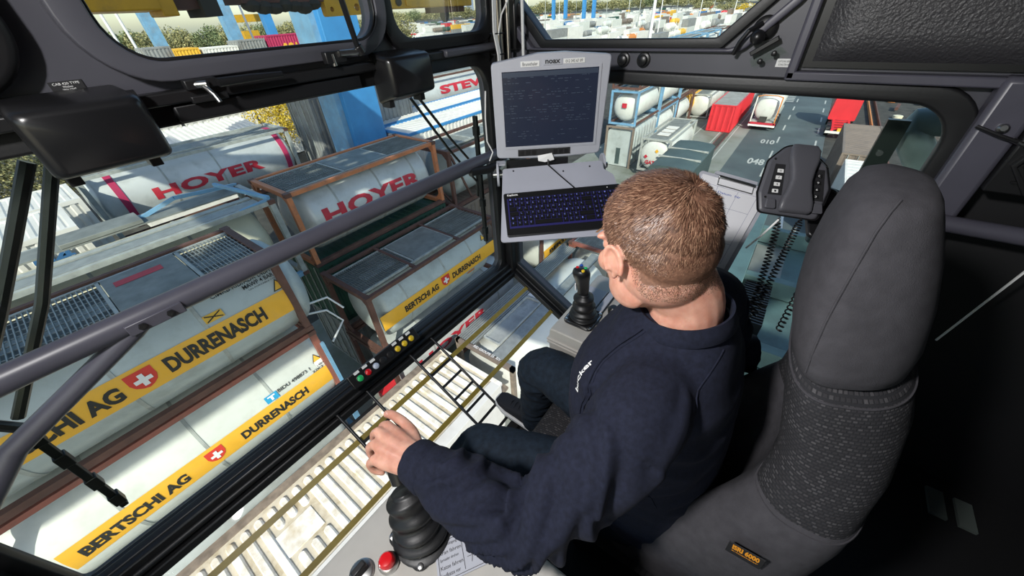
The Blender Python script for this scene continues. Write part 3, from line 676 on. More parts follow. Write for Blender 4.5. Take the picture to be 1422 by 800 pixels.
for a,b in (((3.55,11.5,-3.95),(2.2,11.5,-4.05)),((3.55,13.75,-3.95),(1.9,13.4,-3.7)),((1.9,13.4,-3.7),(.9,13.5,-4.0)),((3.55,11.5,-3.9),(3.0,13.7,-3.75))):
    MB().beam(a,b,.09).obj('blue_rail',E_['bluef'],t6)
MB().box((-.6,13.0,-3.95),(1.0,13.8,-3.85)).obj('hatch_plate',E_['deck'],t6,bevel=.01)
# pipes at the dome end of the grey tank
o = MB().tube([(2.3,9.3,-6.4),(2.9,9.2,-6.6),(3.1,8.9,-7.0),(2.5,8.6,-7.2)],.03,8).tube([(2.4,9.4,-6.2),(3.1,9.3,-6.3),(3.3,9.0,-6.7)],.03,8).obj('hand_rail_loop',K['white']); tag(o,'pale bent pipe loops between the two amber banded tanks','rail')
# lower row items (partly hidden)
t7 = tank('tank_container','pale grey red-lettered tank container low down, seen through the sloping floor glass',3.7,11.4,8.35,10.8,-9.05,2.6,'rust','silver',1.17,inset=.25,bands=(5.6,9.6,),walk=False,text_fn=txHoy(4.7,8.7,-12,9))
tank('tank_container','grimy tank container at the bottom of the stack under the white one',-3.96,2.13,8.3,10.75,-9.22,2.48,'bluef','greyclad',1.15,inset=.2,walk=False,simple=True)
tank('tank_container','low tank container with amber band right of the corner post below the keyboard',13.2,19.2,8.35,10.8,-9.05,2.6,'rust','grime',1.17,inset=.2,walk=True,simple=True,
     text_fn=lambda t,cy,cz,r:(patch('amber_stripe',13.5,18.9,-6,16,cy,cz,r+.014,E_['yel'],t),wrap_text('lettering','BERTSCHI AG',14,18.5,-1,10,cy,cz,r+.03,E_['lett'],t,.045)) and None)
# --- ribbed containers
def corr_panel(b, p, u, v, n, depth, nrm, frac=.5):
    """corrugated sheet: origin p, run u split into n ribs, height v, ribs proud along nrm"""
    p,u,v,nrm = Vector(p),Vector(u),Vector(v),Vector(nrm); pts=[]
    for i in range(n):
        for f,d in ((0,0),(.18,0),(.32,depth),(.68,depth),(.82,0)):
            q = p+u*((i+f)/n)+nrm*d; pts += [q, q+v]
    q = p+u; pts += [q,q+v]; m = len(pts)//2
    b.add(pts,[(2*i,2*i+2,2*i+3,2*i+1) for i in range(m-1)])
def container(name,label,X0,X1,Y0,Y1,z0,z1,m,group=None,roofm=None,ends=True,cat='container',nx=None,door=True,framem=None):
    t = thing(name,label,cat,((X0+X1)/2,(Y0+Y1)/2,z0),group); L = X1-X0; nx = nx or max(6,int(L/.28)); ny = 7
    F = framem or m; w=.12
    for i,(y,s) in enumerate(((Y0,-1),(Y1,1))):
        b = MB(); corr_panel(b,(X0+w,y-s*.05,z0+w),(L-2*w,0,0),(0,0,z1-z0-2*w),nx,.04,(0,s,0)); b.obj('side_wall',E_[m],t,smooth=None)
    for i,(x,s) in enumerate(((X0,-1),(X1,1))):
        b = MB(); corr_panel(b,(x-s*.05,Y0+w,z0+w),(0,Y1-Y0-2*w,0),(0,0,z1-z0-2*w),ny if s>0 else 4,.04 if s>0 else .03,(s,0,0)); b.obj('end_wall' if s>0 else 'door',E_[m],t,smooth=None)
    b = MB(); corr_panel(b,(X0+w,Y0+w,z1-.04),(L-2*w,0,0),(0,Y1-Y0-2*w,0),nx,.025,(0,0,1)); b.obj('roof_panel',E_[roofm or m],t,smooth=None)
    for x in (X0,X1-w):
        for y in (Y0,Y1-w): MB().box((x,y,z0),(x+w,y+w,z1)).obj('corner_post',E_[F],t)
        for z in (z0,z1-w): MB().box((x,Y0+w,z),(x+w,Y1-w,z+w)).obj('end_beam',E_[F],t)
    for y in (Y0,Y1-w):
        for z in (z0,z1-w): MB().box((X0+w,y,z),(X1-w,y+w,z+w)).obj('side_beam',E_[F],t)
    if door:
        for k in range(4):
            yy = Y0+(Y1-Y0)*(.15+.23*k); MB().cyl((X0-.01,yy,z0+.1),(X0-.01,yy,z1-.1),.022,n=6).obj('lock_rod',E_['strap'] if m!='cred' else E_[m],t)
    return t
container('shipping_container','dark green container under the orange framed tank',3.95,10.0,11.4,13.85,-9.15,-6.57,'cgreen')
container('shipping_container','dark lower container standing on the ground behind the rusty framed tank',3.95,10.0,11.4,13.85,-11.7,-9.17,'cgrey')
container('shipping_container','white corrugated container with digits at the far left edge',-8,-.1,14.5,17.0,-6.6,-3.95,'cwhite')
flat_text('number_print','04',(-1.25,14.44,-4.75),(.75,0,0),(0,0,.42),E_['cblue'],bold=.02)['label']='blue digits on white side wall'
bpy.data.objects['number_print'].parent = [o for o in C.objects if o.get('label','').startswith('white corrugated container with digits')][0]; bpy.data.objects['number_print'].matrix_parent_inverse = world(bpy.data.objects['number_print'].parent).inverted()
container('shipping_container','open white container roof behind the white digits container',-9,.4,17.4,19.8,-6.6,-4.0,'cwhite')
container('shipping_container','grey corrugated container standing left of the blue pylon',9.35,15.4,19,21.4,-7.9,-2.80,'cgrey')
# white swap body under the floor glass, roof with raised oblong ribs
t = thing('swap_body','cream white swap body with raised oblong roof ribs directly below the floor glass','container',(.9,5.75,GZ))
sx0,sx1,sy0,sy1,sz = -3.3,4.86,4.45,7.0,-8.6
MB().box((sx0,sy0+.01,GZ+.9),(sx1-.01,sy1-.01,sz-.06)).obj('body',E_['cwhite'],t,bevel=.02)
MB().box((sx0,sy1-.20,sz-.09),(sx1,sy1+.02,sz-.005)).obj('roof_side_rail',E_['crail'],t)
MB().box((sx0,sy0-.02,sz-.09),(sx1,sy0+.30,sz+.01)).obj('roof_side_rail',E_['cwhite'],t,bevel=.008)
MB().box((sx1-.12,sy0,sz-.09),(sx1+.01,sy1,sz+.015)).obj('roof_end_rail',E_['croof'],t,bevel=.008)
MB().box((sx0,sy0+.28,sz-.05),(sx1-.1,sy1-.20,sz-.03)).obj('roof_sheet',E_['cvalley'],t)
def ribmesh():
    b = MB(); out = rounded([(-.052,0),(.052,0),(.052,1),(-.052,1)],.05,4); return b
pitch=.283; k=0; x = sx0+.2
MB().box((sx0+8*pitch-.02,sy0+.95,sz-.031),(sx0+11*pitch-.05,sy1-1.0,sz-.010)).obj('smooth_patch',E_['croof'],t,bevel=.008)
while x < sx1-.25:
    ya,yb = sy0+.42, sy1-.30
    segs = [(ya,yb)]
    ii = int((x-sx0)/pitch)
    if 8 <= ii <= 10: segs = [(ya,ya+.45),(yb-.62,yb)]
    for a,b_ in segs:
        o1 = rounded([(x-.088,a),(x+.088,a),(x+.088,b_),(x-.088,b_)],.08,3); o2 = rounded([(x-.056,a+.03),(x+.056,a+.03),(x+.056,b_-.03),(x-.056,b_-.03)],.05,3)
        MB().loft([[(p[0],p[1],sz-.031) for p in o1],[(p[0],p[1],sz+.022) for p in o2]]).obj('roof_rib',E_['croof'],t,smooth=None)
    x += pitch
# walkway tank beyond the swap body
def txG(t,cy,cz,r):
    wrap_text('small_print','HOYER',6.6,7.3,20,30,cy,cz,r+.02,E_['hred'],t,.02)
t8 = thing('tank_container','white tank container with broad ribbed walkway and grey hatch tray beyond the swap body','tank',(8.5,5.75,GZ))
gx0,gx1,gy0,gy1,gz = 5.42,12.6,4.45,6.85,-8.6
MB().lathe([(1.22*sin(a), .4*(1-cos(a))) for a in [pi/2*k/6 for k in range(1,7)]]+[(1.22*sin(a), gx1-gx0-.1-.4*(1-cos(a))) for a in [pi/2*k/6 for k in range(6,0,-1)]],(gx0+.1,5.62,gz-1.42),(1,0,0),40).obj('shell',E_['grime'],t8,smooth=50)
for y0,y1 in ((6.2,6.85),(5.0,5.35)):
    g = MB(); n=9
    for k in range(n): yy=y0+(y1-y0)*k/(n-1); g.box((gx0+.1,yy-.02,gz-.03),(gx1,yy+.02,gz))
    x = gx0+.3
    while x<gx1: g.box((x,y0,gz-.035),(x+.02,y1,gz-.02)); x+=.5
    g.obj('walkway_planks',E_['grating'],t8,smooth=None,kind='stuff')
    MB().box((gx0+.1,y0,gz-.12),(gx1,y1,gz-.10)).obj('tray',E_['deck'],t8)
plate('hatch_tray',E_['strap'],rr(6.0,5.42,8.6,6.12,.06),[rr(6.06,5.48,8.54,6.06,.05)[::-1]],'Z',gz-.05,.07,t8)
MB().box((6.05,5.47,gz-.06),(8.55,6.07,gz-.05)).obj('tray_floor',mat('grey_standing_water',(.33,.35,.34),.3,var=.3,vscale=2,dirt=(.12,.13,.12),dscale=2,damt=.8),t8)
MB().box((8.7,5.42,gz-.06),(9.7,6.15,gz-.045)).obj('sticker_plate',E_['cwhite'],t8)
for k in range(5): MB().box((8.85+.17*k,5.5,gz-.044),(8.93+.17*k,6.05,gz-.040)).obj('red_print',E_['hred'],t8)
for y in (gy0+.07,gy1-.05):
    MB().box((gx0,y-.07,GZ+.1),(gx0+.14,y+.07,gz)).obj('corner_post',E_['crail'],t8)
    MB().box((gx1,y-.07,GZ+.1),(gx1+.14,y+.07,gz)).obj('corner_post',E_['crail'],t8)
MB().box((gx0,gy0,gz-.16),(gx0+.14,gy1,gz)).obj('end_rail',E_['cbrown'],t8)
flat_text('frame_print','RID GROUPE 55  RIV',(gx0+.05,6.1,gz+.006),(0,-1.1,0),(.10,0,0),K['white'],t8,bold=.02)
tank('tank_container','pale green walkway tank beyond the hatch tray tank, seen beside the right joystick',13.2,19.4,4.45,6.85,-8.75,2.6,'redoxide','grime',1.17,inset=.2,walk=True,walkw=1.0,bands=(15,17))
tag(MB().box((4.95,4.5,-9.3),(5.2,6.9,-9.2)).obj('wagon_deck',E_['crail']),'brown wagon deck strip between the swap body and the walkway tank','wagon')
tag(MB().box((3.4,8.45,-11.65),(4.5,9.6,-11.3)).obj('red_skid',E_['cred']),'small red object with pale panel on the ground below the switch strip','equipment')
# ================================================================== MID AND FAR YARD
rnd = random.Random(5)
# stacks of the row beside the concrete lane, seen through the side window
zs = [(-11.7,-8.3),(-8.2,-5.6),(-5.5,-2.9)]
fr = [['cbrown','bluef','rust'],['bluef','bluef','rust'],['rust','bluef','bluef'],['rust','rust','bluef'],['bluef','rust','rust']]
shl = [['greyclad','grime','greyclad'],['grime','grime','grime'],['grime','grime','beigeclad'],['yel','greyclad','grime'],['grime','greyclad','grime']]
pos_words = ['nearest','second','third','fourth','farthest']
lv_words = ['bottom','middle','top']
for i in range(5):
    for k,(z0,z1) in enumerate(zs):
        x0 = 31.7+i*6.35
        if i==0 and k==0:
            t = thing('swap_body','pale green rounded ribbed swap body at the bottom of the stack beside the monitor','container',(x0+3,12.1,z0))
            b = MB(); rings=[]
            for q in range(9):
                for f,d in ((0,0),(.55,0),(.7,.16),(.9,.16)):
                    xx = x0+q*.7+f*.7; hh = (z1-z0-.25)-d; hw=1.12-d
                    rings.append([(xx,12.1+u,z0+.05+v) for u,v in rounded([(-hw,0),(hw,0),(hw,hh),(-hw,hh)],[.05,.05,.45,.45],4)])
            b.loft(rings).obj('shell',E_['greyclad'],t,smooth=25)
            for y in (10.9,13.25):
                for xx in (x0-.15,): MB().box((xx-.08,y-.08,z0),(xx+.08,y+.08,z1)).obj('corner_post',E_['cbrown'],t)
            MB().box((x0-.2,10.85,z1-.15),(x0-.05,13.3,z1)).obj('end_rail',E_['cbrown'],t)
            MB().box((x0-.01,11.9,z0+.2),(x0+.05,12.3,z0+1.6)).obj('dark_opening',E_['cteal'],t)
            continue
        if i>2 and k==2: pass
        tt = tank('tank_container','%s tank of the stacked row beyond the monitor, %s level' % (pos_words[i],lv_words[k]),x0,x0+6.06,10.9,13.3,z1,z1-z0,fr[i][k],shl[i][k],1.12,inset=.25,walk=True,simple=True,walkw=.5)
        if i==0 and k==1:
            MB().box((x0+.14,11.9,z0+1.3),(x0+.16,12.3,z0+1.65)).obj('red_placard',E_['hred'],tt)
        if i==3 and k==0: wrap_text('dark_lettering','LOGIFER',x0+1.2,x0+5,-10,14,12.1,(z0+z1)/2,1.14,E_['lett'],tt,.03)
        if i==2 and k==2: wrap_text('dark_lettering','Lanfer',x0+1.2,x0+5,-10,18,12.1,(z0+z1)/2,1.14,E_['lett'],tt,.03)
# round ended tank in front of that row
t = tank('tank_container','white round ended tank container with red placards in front of the stacked row',30.2,37.6,7.3,9.7,-8.55,2.6,'strap','grime',1.15,over=.2,inset=0,walk=True,simple=True,walkw=.75,dome_r=.35,bottom='strap')
cz = -8.55-1.3
for k,(u,v,s,m) in enumerate(((.55,-.05,.16,'hred'),(-.25,.45,.16,'yel'))):
    MB().add([(29.985,8.5+u,cz+v-s),(29.985,8.5+u+s,cz+v),(29.985,8.5+u,cz+v+s),(29.985,8.5+u-s,cz+v)],[(0,1,2,3)]).obj('placard',E_[m],t)
flat_text('red_print','GATX',(29.98,9.05,cz-.62),(0,-1.1,0),(0,0,.30),E_['hred'],t,bold=.04)
for k in range(3): MB().box((31.5+1.1*k,8.0,-8.58),(32.3+1.1*k,8.9,-8.54)).obj('hatch_plate',E_['cwhite'],t)
# tarpaulin container in front
t = thing('tarpaulin_trailer','dark teal tarpaulin covered trailer behind the operator\'s head','trailer',(27.5,5.6,GZ))
MB().loft([[(x,4.35,-11.0),(x,4.35,-8.75),(x,4.6,-8.6),(x,5.7,-8.52),(x,6.9,-8.6),(x,7.1,-8.75),(x,7.1,-11.0)] for x in (24.6,26.5,26.55,28.6,28.65,31.0)]).obj('cover',E_['cteal'],t,smooth=30)
for x in (26.5,28.6): MB().box((x,4.33,-8.62),(x+.08,7.12,-8.50)).obj('cover_seam',E_['strap'],t)
MB().box((24.7,4.5,-11.2),(30.9,6.95,-11.0)).obj('chassis',E_['soil'],t)
for x in (25.6,29.5):
    for y in (4.6,6.85): MB().cyl((x,y-.12,GZ+.45),(x,y+.12,GZ+.45),.45,n=16).obj('wheel',K['rubber'],t)
# red container
t = container('shipping_container','bright red container standing on the concrete left of the crane rail',46.8,59.0,5.55+2.5-2.45,8.05,-11.65,-9.0,'cred',roofm='cgrey')
t = tank('tank_container','white dome ended tank standing left of the bright red container',52,60,9.2,11.6,-9.0,2.6,'strap','grime',1.2,over=.2,inset=0,simple=True,bottom='strap')
container('shipping_container','dark grey container behind the white dome ended tank',60.5,66.5,9.2,11.6,-11.65,-9.0,'cgrey')
container('shipping_container','blue container at the far end of the concrete lane',75,81,6.4,8.8,-11.65,-9.0,'cblue')
# tank truck on the road
t = thing('tank_trailer','white round tank trailer standing on the road left of the dashed lane','trailer',(53,3.1,GZ))
MB().lathe([(1.15*sin(a), .35*(1-cos(a))) for a in [pi/2*k/6 for k in range(1,7)]]+[(1.15,9),(.4,9.4)],(49.3,3.1,-9.6),(1,0,0),28).obj('tank_shell',E_['grime'],t,smooth=50)
MB().box((49.2,2.0,-11.0),(58.5,4.2,-10.75)).obj('chassis',E_['strap'],t)
MB().box((49.0,1.85,-11.05),(49.12,4.35,-10.85)).obj('rear_bumper',E_['hred'],t)
MB().box((48.98,1.85,-11.25),(49.10,4.35,-11.07)).obj('lamp_bar',K['white'],t)
for y in (1.95,4.2): MB().box((49.0,y,-11.3),(49.3,y+.1,-8.4)).obj('rear_post',E_['corange'] if y<3 else E_['cwhite'],t)
MB().tube([(49.15,1.98,-8.4),(49.15,2.5,-8.25),(49.15,3.7,-8.25),(49.15,4.25,-8.4)],.05,6).obj('top_hoop',E_['corange'],t)
for x in (50.5,51.9,53.3):
    for y in (2.0,4.2): MB().cyl((x,y-.17,GZ+.5),(x,y+.17,GZ+.5),.5,n=16).obj('wheel',K['rubber'],t)
MB().box((49.05,2.8,-10.8),(49.3,3.5,-10.3)).obj('valve_box',E_['soil'],t)
# red tractor unit
t = thing('truck_tractor','bright red truck tractor with open red chassis on the right side of the road','truck',(53,-3.6,GZ))
MB().loft([[(x,y,z) for y,z in rounded([(-4.75,-10.9),(-2.45,-10.9),(-2.5,zt),(-4.7,zt)],.15,3)] for x,zt in ((53.4,-8.3),(54.6,-7.9),(56.2,-8.1))]).obj('cab',E_['cred'],t,smooth=40)
MB().box((49.0,-4.4,-11.1),(53.5,-4.2,-10.85)).obj('chassis_rail',E_['cred'],t); MB().box((49.0,-3.1,-11.1),(53.5,-2.9,-10.85)).obj('chassis_rail',E_['cred'],t)
for x in (49.5,50.6,51.7,52.8): MB().box((x,-4.2,-11.0),(x+.2,-3.1,-10.85)).obj('cross_member',E_['cred'],t)
for x in (50.1,51.5,55):
    for y in (-4.6,-2.7): MB().cyl((x,y-.17,GZ+.5),(x,y+.17,GZ+.5),.5,n=16).obj('wheel',K['rubber'],t)
MB().box((48.8,-4.8,-11.2),(48.95,-2.5,-11.0)).obj('rear_bar',E_['cwhite'],t)
MB().box((48.9,-4.0,-11.0),(49.4,-3.4,-10.8)).obj('yellow_box',E_['yel'],t)
container('shipping_container','brown grey container beside the road behind the flat dark bar',31.2,39.3,-5.25,-2.95,-11.3,-8.2,'cbrown')
t = container('box_trailer','white panelled trailer roof next to the brown grey container',25.0,30.6,-5.2,-3.2,-11.3,-8.4,'cwhite',cat='trailer',nx=9)
for z in (-9.2,-10.2): MB().box((24.93,-5.1,z),(24.96,-3.3,z+.15)).obj('red_reflector',E_['cred'],t)
# rack line and scrap right of the road
t = thing('cable_trench','long rusty trench with regular cross bars right of the road','trench',(50,-6.5,GZ))
MB().box((20,-6.5,GZ+.0),(90,-6.4,GZ+.35)).obj('edge_beam',E_['corange'],t); MB().box((20,-7.2,GZ+.0),(90,-7.1,GZ+.3)).obj('edge_beam',E_['rust'],t)
for k in range(60): MB().box((22+k*.55,-7.1,GZ+.1),(22.2+k*.55,-6.5,GZ+.22)).obj('cross_bar',E_['beigeclad'],t)
for k in range(26):
    x = 47+(k%9)*4.6+rnd.uniform(-.3,.3); y = -8.9-(k//9)*2.6; s = rnd.uniform(.8,1.7)
    m = rnd.choice(['corange','beigeclad','rust','strap','beigeclad'])
    nm = {'corange':'orange','beigeclad':'cream','rust':'rusty','strap':'grey'}[m]
    o = MB().lathe([(s*.5,0),(s*.5,.25),(s*.3,.3)],(x,y,GZ),(0,0,1),12).obj('scrap_wheel',E_[m],smooth=40) if k%2 else MB().beam((x-s,y,GZ+.3),(x+s,y+rnd.uniform(-.5,.5),GZ+.4),.3).obj('scrap_beam',E_[m])
    tag(o, nm+(' round scrap part' if k%2 else ' steel beam')+' lying in the dark siding right of the road','scrap','%s %s in the siding' % (nm,'scrap rounds' if k%2 else 'beams'))
container('open_wagon','dark brown wagon at the top right of the side window',92,104,-12,-9.3,-11.6,-9.6,'rust',cat='wagon')
# teal gantry walkway below the side window
tl = mat('teal_girder_paint',(.085,.15,.155),.5,var=.15,vscale=3,dirt=(.05,.07,.07),dscale=2,damt=.6)
t = thing('crane_platform','teal crane girder platform with rails seen below the clipboard and handset','platform',(5,-.3,-2.7))
MB().box((3.2,-.10,-2.85),(6.6,.10,-2.6)).obj('edge_girder',tl,t,bevel=.01)
MB().box((3.2,-1.6,-3.1),(6.6,-.10,-3.0)).obj('deck_plate',tl,t)
for x in (3.3,4.6,6.0): MB().box((x,-1.6,-2.98),(x+.12,-.1,-2.75)).obj('cross_girder',tl,t,bevel=.01)
MB().box((4.75,-.50,-2.99),(5.9,-.12,-2.97)).obj('worn_plate',E_['deck'],t)
for k in range(9): MB().box((4.15+.05*k,-.42,-2.98),(4.17+.05*k,-.14,-2.80)).obj('grille_bar',K['blackmetal'],t)
for k in range(7): MB().box((3.75+.05*k,-.42,-2.98),(3.77+.05*k,-.14,-2.80)).obj('grille_bar',K['blackmetal'],t)
MB().box((6.4,-1.2,-2.95),(6.9,-.9,-2.94)).obj('white_plate',K['white'],t)
MB().ell((6.2,-.62,-2.9),(.10,.05,.05)).obj('yellow_lamp',K['yellow'],t)
MB().beam((6.3,-.35,-2.9),(7.1,-.25,-2.7),.03).obj('pale_lever',K['white'],t)
# rust framed tank and pale blue trailers behind the corner
tank('tank_container','rust framed tank container with diagonal stays in the corner behind the wipers',10.6,16.7,11.4,13.85,-4.55,2.6,'rust','greyclad',1.15,inset=.3,diag=True)
container('shipping_container','plain container below the rust framed tank with diagonal stays',10.6,16.7,11.4,13.85,-9.8,-7.2,'cbrown')
container('flat_trailer','pale container with white roof and blue edge beams, right of the orange framed tank',11.6,24,15.0,17.4,-7.2,-4.5,'cwhite',framem='blue')
container('flat_trailer','second pale container with blue edge beams, behind the first near the corner',12.5,25,18.1,20.5,-7.2,-4.6,'cwhite',framem='blue')
t = tank('tank_container','long silver tank with dark red lettering at the upper right of the windscreen',17.5,31,22.6,25.0,-3.55,2.6,'rust','silver',1.2,over=.1,inset=0,walk=True,simple=True,walkw=.5)
wrap_text('red_lettering','STEVAHL',21.3,30.2,2,30,23.8,-4.85,1.22,E_['hred'],t,.05)
# steel lattice near pylon
t = thing('lattice_stairs','pale lattice steelwork right of the big blue pylon','steelwork',(14,18,GZ))
for k in range(7):
    z = -9+1.0*k; MB().beam((12.2,21.6,z),(15.8,21.6,z+.9),.08).obj('lattice_bar',E_['strap'],t); MB().beam((15.8,21.6,z),(12.2,21.6,z+.9),.06).obj('lattice_bar',E_['strap'],t)
# big blue pylon
t = thing('crane_pylon','big blue crane pylon standing behind the orange framed tank','pylon',(10.6,17.6,GZ))
MB().box((9.75,16.6,GZ),(11.5,18.6,9)).obj('box_leg',E_['blue'],t,bevel=.03)
MB().box((9.50,16.9,GZ),(9.75,18.3,9)).obj('flange',E_['bluef'],t)  # paler slab, the lit side of the leg put into the colour
MB().box((11.05,16.5,-1.6),(12.6,16.6,-.6)).obj('access_door',E_['bluef'],t)
# far cranes legs and poles
for k,(x,y,w_,m,l) in enumerate(((13.2,50,.9,'bluef','pale blue crane leg left of the trees in the hatch window'),(19.7,50,1.1,'bluef','pale blue crane leg in the middle of the hatch window'),(24.5,52,.9,'blue','darker blue crane leg beside the yellow crane in the hatch window'),(30.0,50,1.3,'bluef','pale blue crane leg above the maroon container'))):
    t = thing('blue_crane_column',l,'crane leg',(x,y,GZ)); MB().beam((x,y,GZ),(x-.6,y,14),w_).obj('leg',E_[m],t)
    MB().box((x-w_*.9,y-.6,-1.9),(x+w_*.9,y+.6,-1.4)).obj('joint_box',E_[m],t)
for k,(x,y) in enumerate(((10.3,50),(11.3,50),(22.0,51.5))):
    tag(MB().cyl((x,y,GZ),(x-.5,y,12),.11,n=8).obj('light_mast',K['white']),['leftmost thin white mast in the hatch window','second thin white mast in the hatch window','thin white mast beside the dark blue crane leg'][k],'mast')
t = thing('yellow_crane','small yellow crane machine between blue legs in the hatch window','crane',(23,56,GZ))
MB().box((21.5,55,.4),(26,57,1.1)).obj('upper_beam',E_['cranyel'],t); MB().box((22.5,55,-1.2),(24.2,57,-.4)).obj('cab',E_['cranyel'],t)
for x in (21.8,25.6): MB().beam((x,56,GZ),(x,56,1),.3).obj('leg',E_['cranyel'],t)
# containers at the top of the yard in the hatch window
row = [(4.5,10.2,-1.5,'cwhite','white container roof left of the yellow one'),(10.3,12.2,-1.0,'cgrey','grey container beside the yellow one'),(12.2,14.2,-1.25,'cyellow','yellow container in the hatch window'),(14.4,17.4,-1.35,'cwhite','white container right of the yellow one'),(17.5,20.0,-1.0,'cgrey','grey container left of the maroon one'),(20.2,26.4,-.80,'cmaroon','maroon container with yellow lettering in the hatch window')]
for x0,x1,zt,m,l in row:
    t = container('shipping_container',l,x0,x1,45,47.4,zt-2.6,zt,m)
    if m=='cmaroon': flat_text('yellow_print','SCA  hansa',(x0+1.4,44.93,zt-1.9),(4.4,0,0),(0,0,1.2),E_['yel'],t,bold=.04)
for lv in range(3):
    for k in range(4):
        container('shipping_container','pale container of the stack under the hatch window row',4+k*6.3,10+k*6.3,45,47.4,GZ+lv*2.55,GZ+lv*2.55+2.5,'cwhite',group='stack under the hatch window row',nx=8)
t = thing('warehouse','long low white warehouse with striped roof behind the far left saddle banded tank','building',(10,38,GZ))
MB().box((3,36,GZ),(13.4,41,-7.0)).obj('wall',E_['cwhite'],t)
b = MB(); corr_panel(b,(3,36,-7.0),(10.5,0,0),(0,5.2,.6),26,.08,(0,0,1)); b.obj('roof',E_['cwhite'],t)
# yellow spreader machinery over the hatch
t = thing('yellow_machinery','yellow and dark crane machinery hanging across the top of the windows','machinery',(1,4,.3))
MB().box((-2.5,3.9,.12),(1.14,4.3,.55)).obj('main_beam',E_['cranyel'],t,bevel=.01)
MB().box((1.12,3.9,.085),(1.22,4.2,.5)).obj('bracket',E_['cranyel'],t,bevel=.008)
MB().box((1.22,4.0,.125),(1.50,4.3,.55)).obj('dark_beam',E_['rust'],t); MB().box((1.40,3.95,.075),(1.52,4.3,.2)).obj('dark_block',E_['soil'],t)
for k in range(7): MB().ell((1.78+.09*k,4.0,.135-.01*(k%3)),(.08,.08,.045+.008*(k%2)),nu=10,nv=6).obj('hose_bundle_coil',E_['soil'],t)
MB().box((1.7,3.95,.15),(2.42,4.3,.6)).obj('dirty_plate',E_['rust'],t)
plate('yellow_plate',E_['cranyel'],rounded([(2.42,.035),(2.86,.04),(2.86,.5),(2.40,.5)],.02,3),[[(2.48+.02*cos(a),.09+.02*sin(a)) for a in [-2*pi*i/12 for i in range(12)]],[(2.76+.03*cos(a),.10+.03*sin(a)) for a in [-2*pi*i/12 for i in range(12)]]],'Y',3.95,.08,t)
MB().box((3.05,3.9,.075),(4.45,4.3,.5)).obj('main_beam',E_['cranyel'],t,bevel=.01)
MB().box((3.35,3.88,.095),(3.42,4.3,.5)).obj('rib',E_['cranyel'],t); MB().cyl((3.25,3.88,.13),(3.25,3.95,.13),.035).obj('pin',E_['soil'],t)
MB().box((3.95,3.95,.02),(4.35,4.25,.09)).obj('hook_block',E_['rust'],t); MB().lathe([(.06,0),(.06,-.05),(.045,-.09),(.02,-.11)],(4.13,4.1,.03),(0,0,1),12).obj('hook',E_['soil'],t)
# gantry overhead, unseen: girders and stays, then blocks and slats added for shade
t = thing('crane_gantry','blue crane gantry girders above the cabin','crane',(-3,0,4))
for x in (-6.0,.6):
    MB().box((x,-26,3.6),(x+1.5,30,5.2)).obj('girder',E_['blue'],t)
for k in range(14):
    y = -10+k*2.3; MB().beam((-4.5,y,4.2),(.6,y+2.3,4.2),.30).obj('cross_stay',E_['blue'],t); MB().beam((-4.5,y+2.3,4.2),(.6,y,4.2),.30).obj('cross_stay',E_['blue'],t)
MB().box((-8.2,-2.6,4.2),(-1.4,2.4,6.2)).obj('machine_house',E_['blue'],t)
MB().box((-15,-.6,4.2),(-8.2,3.4,5.0)).obj('service_deck',E_['blue'],t)
for k in range(9): MB().box((-5.6,3.6+.62*k,4.2),(-.8+.3*(k%3),3.6+.62*k+.22,4.5)).obj('cable_tray',E_['blue'],t)
for k in range(5): MB().box((-4.9+1.1*k,3.0,4.25),(-4.5+1.1*k,9.4,4.5)).obj('deck_beam',E_['blue'],t)
# tower block
t = thing('tower_block','tall white striped tower block on the horizon behind the yellow hook','building',(640,578,0))
MB().box((632,570,-5),(656,590,60)).obj('wall',E_['cwhite'],t)
for k in range(7): MB().box((631.5,572+2.5*k,0),(631.9,573+2.5*k,58)).obj('window_strip',E_['cblue'],t); MB().box((634+3*k,569.5,0),(635.2+3*k,569.9,58)).obj('window_strip',E_['cblue'],t)
# trees
def leafmat(name,c1,c2):
    m = bpy.data.materials.new(name); m.use_nodes=True; n=m.node_tree; b=n.nodes['Principled BSDF']; b.inputs['Roughness'].default_value=.7
    g=n.nodes.new('ShaderNodeNewGeometry'); r=n.nodes.new('ShaderNodeValToRGB'); n.links.new(g.outputs['Random Per Island'],r.inputs['Fac']); n.links.new(r.outputs['Color'],b.inputs['Base Color'])
    r.color_ramp.elements[0].color=(*c1,1); r.color_ramp.elements[1].color=(*c2,1); return m
LM = dict(green=leafmat('leaves_green',(.07,.11,.05),(.24,.27,.12)), yellow=leafmat('leaves_yellow',(.36,.27,.02),(.80,.58,.05)), olive=leafmat('leaves_olive',(.12,.14,.07),(.42,.38,.17)))  # olive leaves paled, distance haze put into their colour
def crown_mesh(n, seed, sz):
    r = random.Random(seed); b = MB(); lobes=[(Vector((r.uniform(-.55,.55),r.uniform(-.55,.55),r.uniform(-.4,.55))), r.uniform(.35,.6)) for _ in range(8)]+[(Vector((0,0,0)),.65)]
    for _ in range(n):
        c,rad = r.choice(lobes); d = Vector((r.gauss(0,1),r.gauss(0,1),r.gauss(0,1))).normalized(); p = c+d*rad*r.uniform(.7,1.05)
        a = Vector((r.gauss(0,1),r.gauss(0,1),r.gauss(0,1))).normalized(); u = a.orthogonal().normalized()*sz*r.uniform(.6,1.3); v = a.cross(u).normalized()*sz*r.uniform(.5,1)
        b.add([p-u,p-v,p+u,p+v],[(0,1,2,3)])
    return b.mesh('crown')
CR = [crown_mesh(1500,s,.06) for s in range(3)]; CRfine = crown_mesh(9000,9,.022)
tm_ = mat('bark',(.08,.06,.045),.9)
TR = MB().tube([(0,0,0),(.02,0,.5),(0,0,1)],[.05,.035,.02],8).mesh('trunk')
